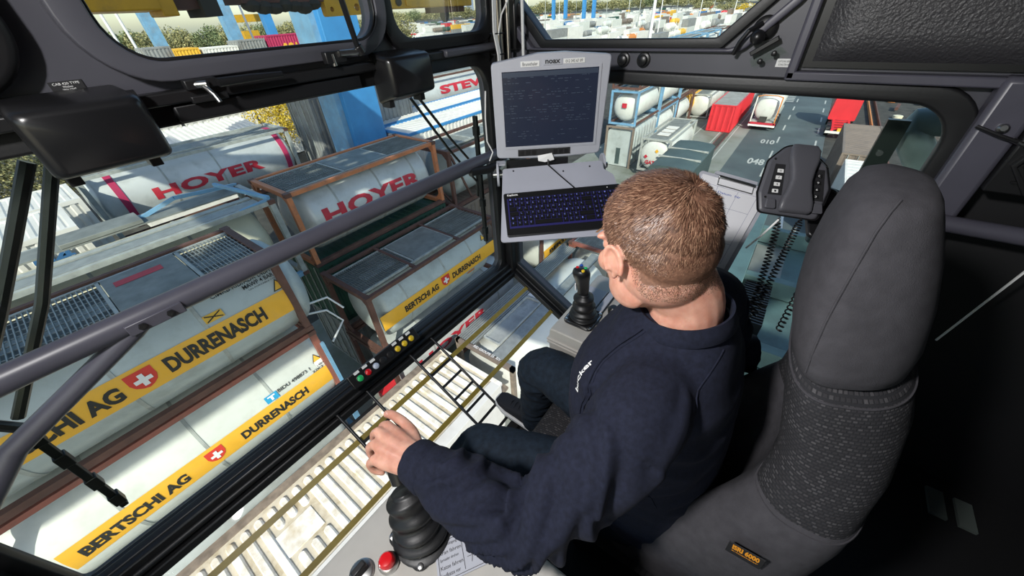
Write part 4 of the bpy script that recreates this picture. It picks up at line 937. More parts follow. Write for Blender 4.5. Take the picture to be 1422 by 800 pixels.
def tree(x,y,z0,h,wd,kind,label,group=None,fine=False):
    t = thing('tree',label,'tree',(x,y,z0),group)
    me = (CRfine if fine else rnd.choice(CR)).copy(); me.materials.clear(); me.materials.append(LM[kind])
    c = bpy.data.objects.new('crown',me); C.objects.link(c); c.parent=t; c.location=(0,0,h*.58); c.scale=(wd,wd,h*.42); c.rotation_euler.z=rnd.uniform(0,6)
    k_ = bpy.data.objects.new('trunk',TR); C.objects.link(k_); k_.parent=t; k_.scale=(h*.25,h*.25,h*.6)
    if not TR.materials: TR.materials.append(tm_)
tree(16.6,41,GZ,8.4,3.4,'yellow','bright yellow tree left of the grey corrugated container',fine=True)
for k,(x,y,h,wd) in enumerate(((-10,38,10,4),(-5,40,9,4),(-1.5,42,7.5,3.6),(2.6,43,6.6,3.2),(-15,44,12,5))):
    tree(x,y,GZ,h,wd,'olive','olive green tree beyond the white containers at the far left','trees at the far left',fine=True)
for k in range(39):
    az = radians(50+34*k/38); d = 178+15*(k%3)
    tree(d*cos(az),d*sin(az),GZ,rnd.uniform(11.5,14),rnd.uniform(4.6,5.2),rnd.choice(['olive','green','olive','olive']),'tree in the tree line on the horizon beyond the yard','tree line beyond the yard')
for k in range(60):
    az = radians(3+48*k/59); d = 640+34*(k%4)
    tree(d*cos(az),d*sin(az),GZ,rnd.uniform(16,21),rnd.uniform(13,15.5),rnd.choice(['olive','green','olive','olive']),'tree on the horizon beyond the far container rows','tree line beyond the far rows')
for k in range(6):
    az = radians(8+1.2*k); d = 330+25*k
    tree(d*cos(az),d*sin(az),GZ,rnd.uniform(8,11),rnd.uniform(5,7),'yellow' if k==1 else 'olive','tree between the far container rows','trees between the far rows')
# far rows
def boxmesh(L,W_,H_): return MB().box((0,0,0),(L,W_,H_)).mesh('far_container')
def cylmesh(L,r):
    b = MB().lathe([(r*.6,0),(r,.4),(r,L-.4),(r*.6,L)],(0,r,r),(1,0,0),12); 
    for x in (0,L-.15):
        for y in (0,2*r-.15): b.box((x,y,0),(x+.15,y+.15,2*r))
    return b.mesh('far_tank',40)
pal = [('cwhite',9,'white'),('grime',5,'off white'),('cgrey',3,'grey'),('cgreen',1,'dark green'),('cred',1,'red'),('corange',1,'orange'),('cblue',1,'blue'),('cyellow',1,'yellow'),('cbrown',2,'brown')]
MM = {}
for m,_,_ in pal:
    MM[m,'b'] = boxmesh(12,2.5,2.7); MM[m,'b'].materials.append(E_[m]); MM[m,'t'] = cylmesh(7,1.25); MM[m,'t'].materials.append(E_[m])
wts = [p[1] for p in pal]; stuffb = {m:MB() for m,_,_ in pal}; cnt=0
cand=[]
for yy in list(range(28,130,11))+list(range(130,520,20)):
    x = max(95, yy*(.74 if yy>190 else 1.1))
    while x < 620:
        az = math.degrees(atan2(yy,x)); d = math.hypot(x,yy)
        if 7 < az < 35 and 160 < d < 600 or 38 < az < 54 and 260 < d < 600:
            m = rnd.choices(pal,wts)[0]; tk = rnd.random()<.4; 
            for lv in range(rnd.choice([0,1,1,2,2]) if d<450 else rnd.choice([1,1,2])): cand.append((d,x,yy,lv,m if lv==0 else rnd.choices(pal,wts)[0],tk))
            x += 7.6 if tk else 12.7
        else: x += 6
cand.sort(key=lambda c:c[0])
for d,x,yy,lv,(m,_,nm),tk in cand:
    if cnt < 270:
        o = bpy.data.objects.new('far_tank' if tk else 'far_container', MM[m,'t' if tk else 'b']); C.objects.link(o); o.location=(x,yy,GZ+lv*2.7)
        tag(o,'small %s %s in the distant rows of the rail yard' % (nm,'tank' if tk else 'container'),'container','distant %s %s' % (nm,'tanks' if tk else 'containers')); cnt+=1
    else: stuffb[m].box((x,yy,GZ+lv*2.7),(x+(7 if tk else 12),yy+2.5,GZ+lv*2.7+2.65))
for m,_,nm in pal:
    if stuffb[m].v: tag(stuffb[m].obj('distant_containers',E_[m],smooth=None),'farthest %s containers of the rail yard rows near the horizon' % nm,'containers',kind='stuff')
pm = K['white']; 
for k in range(16):
    az = radians(6+30*k/15+rnd.uniform(-.5,.5)); d = rnd.uniform(190,420)
    o = MB().cyl((0,0,0),(0,0,24),.22,.12,8).obj('light_mast',E_['strap'] if k%2 else pm); o.location=(d*cos(az),d*sin(az),GZ)
    tag(o,'tall slim light mast among the distant container rows','mast','masts in the distant yard')
for k,(a,d) in enumerate(((31,330),(27.2,300),(26,300),(29.5,320))):
    t = thing('far_crane_leg','blue crane leg standing in the distant rail yard','crane leg',(d*cos(radians(a)),d*sin(radians(a)),GZ),'distant blue crane legs')
    o = MB().box((-1,-1,0),(1,1,28)).obj('leg',E_['blue']); o.parent=t
o = MB().cyl((0,0,0),(0,0,26),.5,.35,10).obj('light_mast',pm); o.location=(126,43,GZ); tag(o,'thick pale light mast in the middle of the upper side window','mast')
# ================================================================== CAB FURNITURE
def frame(o,u,v):
    o=Vector(o); u=Vector(u).normalized(); v=Vector(v); v=(v-u*v.dot(u)).normalized(); n=u.cross(v)
    return Matrix(((u.x,v.x,n.x,o.x),(u.y,v.y,n.y,o.y),(u.z,v.z,n.z,o.z),(0,0,0,1)))
def L2(M,pts): return [M@Vector(p) for p in pts]
def lprism(b,M,poly,z0,z1):
    """outline extruded along the frame normal, soft edge"""
    q = M.to_3x3()@Vector((0,0,z1-z0)); b.prism(L2(M,[(p[0],p[1],z0) for p in poly]), q); return b
# --- monitor
M = frame((.990,.812,-.412),(.228,-.288,0),(.02,.016,1))
t = thing('panel_monitor','grey industrial panel monitor with dark screen above the keyboard','monitor',(1.09,.66,-.41))
W_,H_=.372,.287
outl = rounded([(-.002,0),(.12,-.006),(.25,-.006),(W_-.012,.0),(W_,.293),(.23,.306),(.145,.306),(-.002,.285)],[.012,.03,.03,.014,.012,.03,.03,.012],4)
lprism(MB(),M,outl,-.045,0).obj('housing',K['panelgrey'],t,bevel=.004)
lprism(MB(),M,rounded([(.03,.03),(.34,.03),(.34,.27),(.03,.27)],.02,3),-.085,-.045).obj('rear_housing',K['blackmetal'],t)
sx0,sx1,sy0,sy1=.030,.334,.038,.262
b=MB(); 
for a in (((sx0-.008,sy0-.008),(sx1+.008,sy0)),((sx0-.008,sy1),(sx1+.008,sy1+.008)),((sx0-.008,sy0),(sx0,sy1)),((sx1,sy0),(sx1+.008,sy1))):
    lprism(b,M,rect(a[0][0],a[0][1],a[1][0],a[1][1]),0,.003)
b.obj('screen_bezel',K['panelgrey'],t)
scr = mat('dark_screen',(.010,.013,.024),.18,spec=.6)
scn = scr.node_tree; bs = scn.nodes['Principled BSDF']; bs.inputs['Emission Color'].default_value=(.10,.13,.24,1); bs.inputs['Emission Strength'].default_value=.09
S = lprism(MB(),M,rect(sx0,sy0,sx1,sy1),-.001,.0012).obj('screen',scr,t)
em = mat('screen_text',(.02,.03,.05),.4); e_=em.node_tree.nodes['Principled BSDF']; e_.inputs['Emission Color'].default_value=(.22,.28,.42,1); e_.inputs['Emission Strength'].default_value=.07
rnd2=random.Random(3); b=MB()
for r_ in range(30):
    y = sy1-.012-r_*.0072; x = sx0+.006
    if rnd2.random()<.25: continue
    while x < sx1-.02:
        w_=rnd2.uniform(.003,.016)
        if rnd2.random()<(.42 if r_<20 else .18): lprism(b,M,rect(x,y,min(x+w_,sx1-.005),y+.0022),.0014,.0016)
        x+=w_+.004
b.obj('screen_characters',em,S,smooth=None,kind='stuff')
lprism(MB(),M,rect(sx0+.002,sy1-.016,sx1-.002,sy1-.003),.0013,.0015).obj('screen_header',em,S)
def lcard(nm,a,b_,m,tx=None,tm=None,z=.002,par=None,bold=0):
    o=lprism(MB(),M,rect(a[0],a[1],b_[0],b_[1]),.0,z).obj(nm,K[m],par or t)
    if tx:
        w_,h_=b_[0]-a[0],b_[1]-a[1]
        flat_text('lettering',tx,M@Vector((a[0]+w_*.1,a[1]+h_*.2,z+.0006)),M.to_3x3()@Vector((w_*.8,0,0)),M.to_3x3()@Vector((0,h_*.6,0)),tm or K['text'],o,bold=bold)
    return o
lcard('adhesive_label',(.090,.272),(.148,.287),'white','Brunnthaler')
lcard('maker_badge',(.160,.274),(.218,.291),'panelgrey','noax',z=.0025,bold=.03)
lcard('adhesive_label',(.222,.275),(.288,.288),'white','012 345 67 89')
k_=lprism(MB(),M,rect(.072,.004,.255,.026),0,.002).obj('key_strip',K['text'],t)
for i in range(3): lprism(MB(),M,rect(.078+.021*i,.007,.094+.021*i,.022),.002,.003).obj('soft_key',K['blackmetal'],k_)
for i in range(3): lprism(MB(),M,rect(.196+.019*i,.007,.210+.019*i,.022),.002,.003).obj('soft_key',K['blackmetal'],k_)
o=MB().add([M@Vector(p) for p in ((.140,.004,.005),(.190,.012,.010),(.198,-.010,.016),(.165,-.016,.018),(.142,-.012,.014))],[(0,1,2,3,4)]).obj('paper_scrap',K['white'],smooth=None); tag(o,'crumpled white paper tag under the monitor screen','paper')
so_ = o.modifiers.new('s','SOLIDIFY'); so_.thickness=.001
cab0 = M@Vector((.175,-.008,.02))
# --- bracket between tube and monitor
t = thing('monitor_bracket','round hinge bracket and grey side plates carrying monitor and tray','bracket',(1.0,.82,-.45))
for o_,u_ in (((.958,.790,-.455),(.60,-.76,0)),((1.190,.505,-.445),(.60,-.76,0))):
    MB().cyl(Vector(o_)-Vector(u_)*.004,Vector(o_)+Vector(u_)*.004,.040,n=28).obj('hinge_disc',K['panelgrey'],t,bevel=.001)
    MB().cyl(Vector(o_)-Vector(u_)*.018,Vector(o_)+Vector(u_)*.018,.010,n=14).obj('hinge_bolt',K['steel'],t)
MB().box((.0,-.002,-.02),(.03,.002,.02),frame((.966,.80,-.42),(.62,-.78,0),(0,0,1))).obj('side_plate',K['panelgrey'],t)
MB().tube([(1.19,.93,-.50),(1.06,.86,-.48),(.97,.80,-.455)],.016,14).obj('arm_tube',K['blackmetal'],t)
lprism(MB(),frame((.99,.775,-.455),(.228,-.288,0),(.02,.016,1)),rect(0,0,.22,.035),-.03,-.02).obj('rear_beam',K['blackmetal'],t)
MB().tube([(1.0,.86,-.43),(1.01,.85,-.40),(.995,.86,-.36),(.985,.85,-.28),(.985,.84,-.2)],.0025,6).obj('cable',K['white'],t)
# --- keyboard tray
M = frame((.928,.744,-.418),(.216,-.257,.006),(.215,.112,.145))
t = thing('keyboard_tray','light grey sloping sheet metal tray under the monitor','tray',(.9,.6,-.5))
tp = rounded([(0,0),(.335,0),(.335,-.035),(.362,-.06),(.385,-.285),(-.028,-.275)],[.01,.01,.01,.01,.01,.01],3)
lprism(MB(),M,tp,-.004,0).obj('sheet',K['panelgrey2'],t)
lprism(MB(),M,rect(.06,-.015,.30,-.006),-.03,-.004).obj('rear_flange',K['panelgrey2'],t)
for x,y in ((.035,-.012),(.20,-.03),(.29,-.02)): MB().lathe([(.003,0),(.003,.001)],M@Vector((x,y,0)),M.to_3x3()@Vector((0,0,1)),10).obj('rivet',K['blackmetal'],t)
tag(MB().tube([cab0,M@Vector((.150,-.012,.016)),M@Vector((.185,-.05,.006)),M@Vector((.222,-.108,.014))],.0022,6).obj('black_cable',K['rubber']),'thin black cable running from the monitor down over the tray','cable')
kb = thing('keyboard','black compact keyboard with blue backlit keys on the grey tray','keyboard',(.85,.58,-.5))
kx0,kx1,ky0,ky1 = -.006,.372,-.105,-.262
lprism(MB(),M,rounded([(kx0,ky1),(kx1,ky1),(kx1,ky0),(kx0,ky0)],.006,3),0,.010).obj('case',K['blackplastic'],kb,bevel=.002)
gl = mat('backlight_glow',(.01,.01,.05),.5); g_=gl.node_tree.nodes['Principled BSDF']; g_.inputs['Emission Color'].default_value=(.10,.07,.9,1); g_.inputs['Emission Strength'].default_value=.05
lprism(MB(),M,rect(kx0+.010,ky1+.026,kx1-.008,ky0-.022),.010,.0104).obj('backlight_bed',gl,kb)
flat_text('maker_print','KeySonic',M@Vector((kx0+.012,ky0-.014,.0105)),M.to_3x3()@Vector((.034,0,0)),M.to_3x3()@Vector((0,.009,0)),K['textwhite'],kb,bold=.03)
def keymesh(w_,h_):
    b=MB(); b.loft([[(-w_/2,-h_/2,0),(w_/2,-h_/2,0),(w_/2,h_/2,0),(-w_/2,h_/2,0)],[(-w_/2+.0016,-h_/2+.0014,.004),(w_/2-.0016,-h_/2+.0014,.004),(w_/2-.0016,h_/2-.0012,.004),(-w_/2+.0016,h_/2-.0012,.004)]]); me=b.mesh('key'); me.materials.append(K['blackplastic']); return me
leg = mat('backlit_legend',(.1,.12,.4),.5); l_=leg.node_tree.nodes['Principled BSDF']; l_.inputs['Emission Color'].default_value=(.25,.30,.95,1); l_.inputs['Emission Strength'].default_value=.22
km={}
pitch_=.0178; rows = [(ky0-.029,.011,[1]*20),(ky0-.045,.0155,[1]*13+[2]+[1]*5),(ky0-.0625,.0155,[1.5]+[1]*12+[1.5]+[1]*5),(ky0-.080,.0155,[1.75]+[1]*12+[1.25]+[1]*5),(ky0-.0975,.0155,[1.25]+[1]*11+[2.75]+[1]*5),(ky0-.115,.0155,[1.25,1,1,1,5,1,1,1,1,1.75]+[1]*5)]
letters = '1234567890QWERTZUIOPASDFGHJKLYXCVBNM'
lm_={}
for rr_,(y,h_,ws) in enumerate(rows):
    x = kx0+.013
    for wi,w_ in enumerate(ws):
        key=(w_,h_)
        if key not in km: km[key]=keymesh(w_*pitch_-.0022,h_)
        if x+w_*pitch_ > kx1-.004: break
        o=bpy.data.objects.new('key',km[key]); C.objects.link(o); o.matrix_basis = Matrix.Translation(-kb.location)@M@Matrix.Translation((x+w_*pitch_/2,y-.001,.0104)); o.parent=kb
        if w_<=1.25:
            ch=letters[(rr_*9+wi)%36]
            if ch not in lm_:
                me=text_mesh(ch); 
                for v in me.vertices: v.co=((v.co.x-.5)*.0042,(v.co.y-.5)*.0055,.0043)
                me.materials.append(leg); lm_[ch]=me
            q=bpy.data.objects.new('key_legend',lm_[ch]); C.objects.link(q); q.parent=o; q.location=(-.002,.001,0)
        x+=w_*pitch_
lprism(MB(),M,rect(kx1-.045,ky0-.012,kx1-.042,ky0-.009),.0100,.0112).obj('status_lamp',K['white'],kb)
# --- clipboard
Mc = frame((.918,.150,-.560),(.060,-.155,-.040),(.140,.020,.185))
t = thing('clipboard','white clipboard with printed form beside the operator\'s head','clipboard',(1.0,.1,-.47))
lprism(MB(),Mc,rounded([(-.01,0),(.145,0),(.185,.245),(-.01,.245)],.008,4),-.003,0).obj('board',K['panelgrey'],t)
pb = lprism(MB(),Mc,[(-.002,.006),(.132,.006),(.172,.236),(-.002,.236)],0,.004).obj('paper_stack',mat('paper',(.74,.74,.77),.6),t)
b=MB()
def lseg(x0,y0,x1,y1,w_=.0007): 
    p,q=Mc@Vector((x0,y0,.0042)),Mc@Vector((x1,y1,.0042)); b.beam(p,q,w_,.0003,up=Mc.to_3x3()@Vector((0,0,1)))
for a in ((.005,.215,.15,.215),(.005,.165,.142,.165),(.005,.075,.128,.075),(.005,.02,.118,.02),(.15,.215,.118,.02),(.10,.215,.072,.02),(.045,.215,.04,.02)): lseg(*a)
b.obj('form_lines',mat('pale_ink',(.25,.25,.36),.6),pb)
flat_text('form_print','Datum  Nr',Mc@Vector((.05,.198,.0043)),Mc.to_3x3()@Vector((.06,0,0)),Mc.to_3x3()@Vector((0,.006,0)),K['blueb'],pb)
MB().tube(L2(Mc,[(.04,.236,.006),(.04,.218,.008),(.132,.218,.008),(.132,.236,.006)]),.0013,6).obj('wire_clip',K['steel'],t)
lprism(MB(),Mc,rect(.038,.236,.134,.244),.004,.009).obj('clip_bar',K['steel'],t,bevel=.002)
lprism(MB(),Mc,rect(.030,.246,.140,.254),-.01,.002).obj('mounting_strip',K['panelgrey'],t)
MB().tube([Mc@Vector((.17,.20,-.01)),(1.125,-.02,-.405),(1.05,-.01,-.41)],.016,12).obj('clamp_arm',K['blackmetal'],t)
# --- intercom handset
Mh = frame((.938,.003,-.392),(.053,-.108,-.012),(.112,.004,.108)) @ Matrix.Diagonal((1.06,.77,.48,1))
t = thing('intercom_handset','dark grey intercom handset in its cradle with coiled cords','intercom',(1.03,-.05,-.35))
hp = mat('dark_grey_plastic',(.085,.085,.098),.42,bump=.15,bscale=500,bdist=.0003)
base = rounded([(0,0),(.118,-.006),(.138,.09),(.128,.16),(.085,.215),(.045,.215),(.008,.16),(-.006,.06)],[.012,.014,.03,.03,.05,.05,.03,.03],6)
lprism(MB(),Mh,base,-.030,0).obj('cradle',hp,t,bevel=.006)
lprism(MB(),Mh,grow(base,.003),-.012,-.008).obj('cradle_rim',K['rubber'],t)
hs=[]
for y,w_,z in ((.004,.030,.018),(.012,.034,.030),(.035,.033,.033),(.07,.025,.036),(.10,.0215,.038),(.13,.024,.037),(.165,.030,.034),(.195,.031,.030),(.212,.026,.018)):
    cx=.066+.06*(y-.1)*.0+ (.010*(y/.2))
    hs.append(L2(Mh,[(cx+u,y,v) for u,v in rounded([(-w_,.002),(w_,.002),(w_*.92,z),(-w_*.92,z)],.009,4)]))
MB().loft(hs).obj('handset',hp,t,smooth=50)
for sx in (0,1):
    kp = lprism(MB(),Mh,[(.012,.055),(.040,.055),(.042,.150),(.022,.150)] if not sx else [(.100,.050),(.124,.050),(.122,.145),(.106,.145)],0,.002).obj('key_panel',K['text'],t)
    for i in range(4):
        x,y=((.026+.0022*i,.066+.021*i) if not sx else (.108+.001*i,.062+.021*i))
        kk=lprism(MB(),Mh,rounded([(x-.006,y-.0055),(x+.006,y-.0055),(x+.006,y+.0055),(x-.006,y+.0055)],.001,2),.002,.0045).obj('push_key',K['white'] if not sx else K['blackmetal'],kp,label='white key' if not sx else None)
        flat_text('key_print','1470'[i] if not sx else '369C'[i],Mh@Vector((x-.002,y-.003,.005)),Mh.to_3x3()@Vector((.004,0,0)),Mh.to_3x3()@Vector((0,.006,0)),K['text'] if not sx else K['textwhite'],kp)
for x,y in ((.008,.045),(.020,.165),(.125,.155),(.116,.03)): MB().lathe([(.0028,0),(.0028,.001)],Mh@Vector((x,y,0)),Mh.to_3x3()@Vector((0,0,1)),8).obj('screw',K['steel'],t)
for x in (.018,.112): lprism(MB(),Mh,rounded([(x-.011,.010),(x+.011,.010),(x+.009,.040),(x-.009,.040)],.004,3),0,.014).obj('rest_lug',hp,t,bevel=.002)
for p0,p1,p2 in (((.944,-.038,-.40),(.905,-.055,-.50),(.822,-.060,-.62)),((.975,-.080,-.405),(.93,-.075,-.47),(.830,-.068,-.60))):
    pts=[];n=520
    for i in range(n):
        f=i/(n-1); a=Vector(p0).lerp(p1,f); c_=Vector(p1).lerp(p2,f); p=a.lerp(c_,f); d=(c_-a).normalized(); u=d.orthogonal().normalized(); v=d.cross(u); an=f*2*pi*30; rr_=.0065*min(1,f*12)
        pts.append(p+(u*cos(an)+v*sin(an))*rr_)
    MB().tube(pts,.0017,5).obj('coiled_cord',K['rubber'],t)
MB().tube([(.92,-.038,-.395),(.90,-.02,-.43),(.88,0,-.46)],.0022,6).obj('white_wire',K['white'],t)
# second cord by the seat
pts=[]
for i in range(300):
    f=i/299; p=Vector((.93,-.135,-.46)).lerp(Vector((.83,-.125,-.62)),f); an=f*2*pi*18
    pts.append(p+Vector((cos(an)*.006,sin(an)*.006,0)))
tag(MB().tube(pts,.0017,5).obj('coiled_cord',K['rubber']),'black coiled cord hanging beside the seat backrest','cord')
t = thing('handset_bracket','dark grey bracket ring between handset and headrest','bracket',(1.08,-.12,-.38))
Mb = frame((1.0,-.105,-.43),(.03,-.06,-.01),(.2,.02,.09))
lprism(MB(),Mb,rounded([(0,-.02),(.07,-.02),(.10,.13),(.03,.15),(.01,.12)],.012,4),-.02,-.008).obj('plate',K['blackmetal'],t,bevel=.003)
MB().lathe([(.028,0),(.030,.006),(.024,.008),(.022,.003)],Mb@Vector((.06,.10,-.008)),Mb.to_3x3()@Vector((0,0,1)),24).obj('ring',K['rubber'],t)
MB().tube([(1.05,-.12,-.44),(1.20,-.14,-.55),(1.37,-.16,-.62)],.014,12).obj('stay',K['blackmetal'],t)

# --- consoles
def console(x0,x1,y0,y1,label,side):
    t = thing('armrest_console',label,'console',((x0+x1)/2,y1,ZF)); z=-.88
    MB().prism([(x0,y,zz) for y,zz in ((y0,z-.30),(y0,z),(y1-.012,z),(y1,z-.006),(y1+.004,z-.05),(y1-.02,z-.30))],(x1-x0,0,0)).obj('housing',K['beige'],t,bevel=.004)
    for k,dz in enumerate((.045,.062)):
        MB().box((x0-.006+.002*k,y0+.01,z-dz-.008),(x1+.006-.002*k,y1+.008,z-dz)).obj('side_ridge',K['beige'],t,bevel=.002)
    MB().box((x0-.004,y0+.05,z-.098),(x0+.01,y1-.03,z-.093)).obj('side_slot',K['text'],t)
    MB().box(((x0+x1)/2-.06,(y0+y1)/2-.15,ZF),((x0+x1)/2+.06,(y0+y1)/2+.10,z-.29)).obj('pedestal',K['blackmetal'],t)
    return t
cl = console(-.26,.205,-.45,.482,'grey beige armrest console with warning plate at the bottom edge, left hand side','l')
cr = console(.775,1.16,.0,.458,'grey beige armrest console with joystick near the keyboard, right hand side','r')
def joystick(base,tip,label,grip=True,seed=0,rscale=1.0):
    t = thing('joystick',label,'joystick',base); bx,by,bz=base; r0=.050*rscale
    pl = rounded([(bx-.055,by-.055),(bx+.055,by-.055),(bx+.055,by+.055),(bx-.055,by+.055)],.020,5)
    MB().prism([(p[0],p[1],bz) for p in pl],(0,0,.005)).obj('base_plate',K['blackmetal'],t,bevel=.001)
    pl2 = grow(pl,-.004)
    MB().prism([(p[0],p[1],bz+.005) for p in pl2],(0,0,.002)).obj('plate_rim',K['steel'],t)
    MB().prism([(p[0],p[1],bz+.007) for p in grow(pl,-.007)],(0,0,.001)).obj('plate_top',K['blackmetal'],t)
    for sx in (-1,1):
        for sy in (-1,1): MB().lathe([(.006,0),(.006,.003),(.003,.004)],(bx+sx*.044,by+sy*.044,bz+.007),(0,0,1),10).obj('screw',K['steel'],t)
    B=Vector((bx,by,bz+.006)); T=Vector(tip); prof=[]; n=40
    b=MB(); rings=[]
    for i in range(n+1):
        f=i/n; h=f*(.105 if grip else .105)
        c_=B.lerp(T,min(1,h/max(.01,(T-B).length)*(f**.6)))
        rr_=(r0*(1-f*(.42 if grip else .30))) + .0055*cos(f*2*pi*4.5)*(1-f*.4)
        if f>.93: rr_*= .75
        d=(T-B).normalized().lerp(Vector((0,0,1)),1-f).normalized(); u=d.orthogonal().normalized(); u=(Vector((1,0,0))-d*d.x).normalized(); v=d.cross(u)
        rings.append([c_+(u*cos(a)+v*sin(a))*rr_*(1+.03*sin(3*a+i*.4+seed)) for a in [2*pi*k/32 for k in range(32)]])
    b.loft(rings); b.obj('rubber_boot',K['rubber'],t,smooth=80)
    return t
jr = joystick((.885,.385,-.88),(.885,.395,-.70),'black joystick with coloured thumb buttons on the right hand console')
Mj = frame((.885,.392,-.79),(1,0,0),(0,.1,1))
gr_=[]
for h,w_,dy,dp in ((0,.015,0,.016),(.02,.016,0,.019),(.05,.0175,.002,.022),(.075,.019,.006,.024),(.095,.022,.012,.028),(.112,.024,.016,.030),(.125,.022,.018,.026),(.131,.014,.018,.016)):
    gr_.append([Mj@Vector((u-dy*1.0,h,v+dy*.2)) for u,v in [(w_*cos(a),dp*sin(a)) for a in [2*pi*k/20 for k in range(20)]]])
MB().loft(gr_).obj('grip',K['blackplastic'],jr,smooth=60)
for (u,v),m in (((-.024,-.016),'yellow'),((-.012,.010),'red'),((-.020,-.002),None),((-.006,-.016),'green'),((.004,.004),'blueb')):
    if m: MB().lathe([(.0055,0),(.0055,.004),(.0035,.006)],Mj@Vector((u-.004,.128,-v)),Mj.to_3x3()@Vector((-.3,1,.2)),12).obj('thumb_button',K[m],jr,label=m.replace('blueb','blue')+' thumb button')
MB().box((-.002,.035,-.0235),(.004,.062,-.0195),frame((.877,.392,-.79),(1,.2,0),(0,.1,1))).obj('side_label',K['white'],jr)
jl = joystick((.090,.358,-.88),(.125,.44,-.745),'black ribbed joystick boot under the operator\'s left hand on the console',grip=False,seed=2,rscale=1.16)
MB().tube([(.115,.425,-.775),(.13,.45,-.735),(.135,.46,-.715)],[.017,.020,.022],16).ell((.136,.462,-.715),(.024,.026,.022)).obj('knob',K['blackplastic'],jl)
# red push button, selector, plate on left console
t = thing('emergency_button','round red push button on the left console','button',(.012,.372,-.88))
MB().lathe([(.020,0),(.020,.010),(.017,.014)],(.012,.372,-.88),(0,0,1),24).obj('collar',K['steel'],t); MB().lathe([(.015,.012),(.016,.024),(.012,.030),(.006,.031)],(.012,.372,-.88),(0,0,1),24).obj('cap',K['red'],t)
t = thing('rotary_switch','black rotary switch at the bottom edge on the left console','switch',(-.03,.40,-.88))
MB().lathe([(.024,0),(.024,.006),(.020,.008)],(-.030,.405,-.88),(0,0,1),24).obj('dial',K['steel'],t); MB().box((-.045,.398,-.872),(-.015,.412,-.850)).obj('knob',K['blackmetal'],t,bevel=.003)
P0=Vector((.078,.335,-.8785)); 
o = card('instruction_plate',(.045,.262,-.878),(.085,-.055,0),(.045,.060,0),K['panelgrey'],label='silver plate with diagrams and small print on the left console',cat='plate',th=.001)
o2=o; c0=Vector((.045,.262,-.8765)); u0=Vector((.085,-.055,0)); v0=Vector((.045,.060,0))
for r_,tx in enumerate(('Handbetatigung','Kran fahren','Spreader drehen','Katze fahren','Laufkatze vor')):
    flat_text('plate_print',tx,c0+u0*.08+v0*(.80-.17*r_),u0*(.45 if r_%2 else .38),v0*.09,K['text'],o)
b=MB()
for a,b_ in (((.05,.05),(.95,.05)),((.95,.05),(.95,.95)),((.95,.95),(.05,.95)),((.05,.95),(.05,.05)),((.55,.1),(.55,.9)),((.62,.6),(.9,.6)),((.62,.35),(.9,.35)),((.7,.2),(.82,.8))):
    b.beam(c0+u0*a[0]+v0*a[1]+Vector((0,0,.0004)),c0+u0*b_[0]+v0*b_[1]+Vector((0,0,.0004)),.0008,.0003)
b.obj('plate_lines',K['text'],o)
b=MB(); 
for q in ((.75,.5),(.66,.5)):
    ce=c0+u0*q[0]+v0*q[1]+Vector((0,0,.0005)); b.tube([ce+Vector((.004*cos(a),.004*sin(a),0)) for a in [2*pi*k/12 for k in range(12)]],.0004,4,closed=True)
b.obj('plate_symbols',K['text'],o)
# right console switch plate, black knob
t = thing('toggle_plate','pale switch plate with two round caps on the right console','switch plate',(.96,.42,-.87))
MB().box((.935,.37,-.880),(1.06,.455,-.872)).obj('plate',K['panelgrey'],t,bevel=.002)
MB().box((.935,.340,-.880),(1.06,.364,-.868)).obj('front_strip',K['panelgrey'],t,bevel=.002)
for x in (.965,.99): MB().lathe([(.006,0),(.006,.003)],(x,.41,-.872),(0,0,1),12).obj('cap',K['white'],t)
for y in (.366,.338): MB().box((.935,y-.001,-.872),(1.06,y+.002,-.8705)).obj('groove',K['text'],t)
tag(MB().lathe([(.016,0),(.018,.015),(.020,.03),(.012,.04)],(.955,.305,-.88),(0,0,1),18).obj('console_knob',K['blackplastic']),'small black knob on the right console next to the neck','knob')

# --- seat
fabP = mat('woven_dotted_fabric',(.045,.044,.048),.9,spec=.2)
n_=fabP.node_tree; B_=n_.nodes['Principled BSDF']; tc=n_.nodes.new('ShaderNodeUVMap'); mp=n_.nodes.new('ShaderNodeMapping'); mp.inputs['Scale'].default_value=(1,1,1)
bt=n_.nodes.new('ShaderNodeTexBrick'); bt.inputs['Scale'].default_value=1.0; bt.inputs['Color1'].default_value=(.030,.029,.032,1); bt.inputs['Color2'].default_value=(.105,.100,.105,1); bt.inputs['Mortar'].default_value=(.022,.022,.025,1)
bt.inputs['Mortar Size'].default_value=.16; bt.inputs['Mortar Smooth'].default_value=.4; bt.inputs['Bias'].default_value=-.45; bt.inputs['Brick Width'].default_value=.9; bt.inputs['Row Height'].default_value=.6
n_.links.new(tc.outputs[0],mp.inputs[0]); n_.links.new(mp.outputs[0],bt.inputs['Vector']); n_.links.new(bt.outputs['Color'],B_.inputs['Base Color'])
bp=n_.nodes.new('ShaderNodeBump'); bp.inputs['Strength'].default_value=.6; bp.inputs['Distance'].default_value=.001; n_.links.new(bt.outputs['Fac'],bp.inputs['Height']); bp.invert=True; n_.links.new(bp.outputs['Normal'],B_.inputs['Normal'])
seat = thing('operator_seat','high backed charcoal fabric seat with dotted panel behind the operator','seat',(.58,-.1,ZF))
NS=64
def seat_ring(z,cx,hf,hb,yf,yb,rec=0,e=2.8):
    out=[]; cy=(yf+yb)/2; hy=(yf-yb)/2
    for k in range(NS):
        a=2*pi*k/NS; c_,s_=cos(a),sin(a); x=abs(c_)**(2/e)*(1 if c_>=0 else -1); y=abs(s_)**(2/e)*(1 if s_>=0 else -1)
        yy=cy+hy*y
        if y>0 and rec: yy-=rec*max(0,1-(x/.75)**2)**1.2*y
        out.append(Vector((cx+(hb+(hf-hb)*(y+1)/2)*x,yy,z)))
    return out
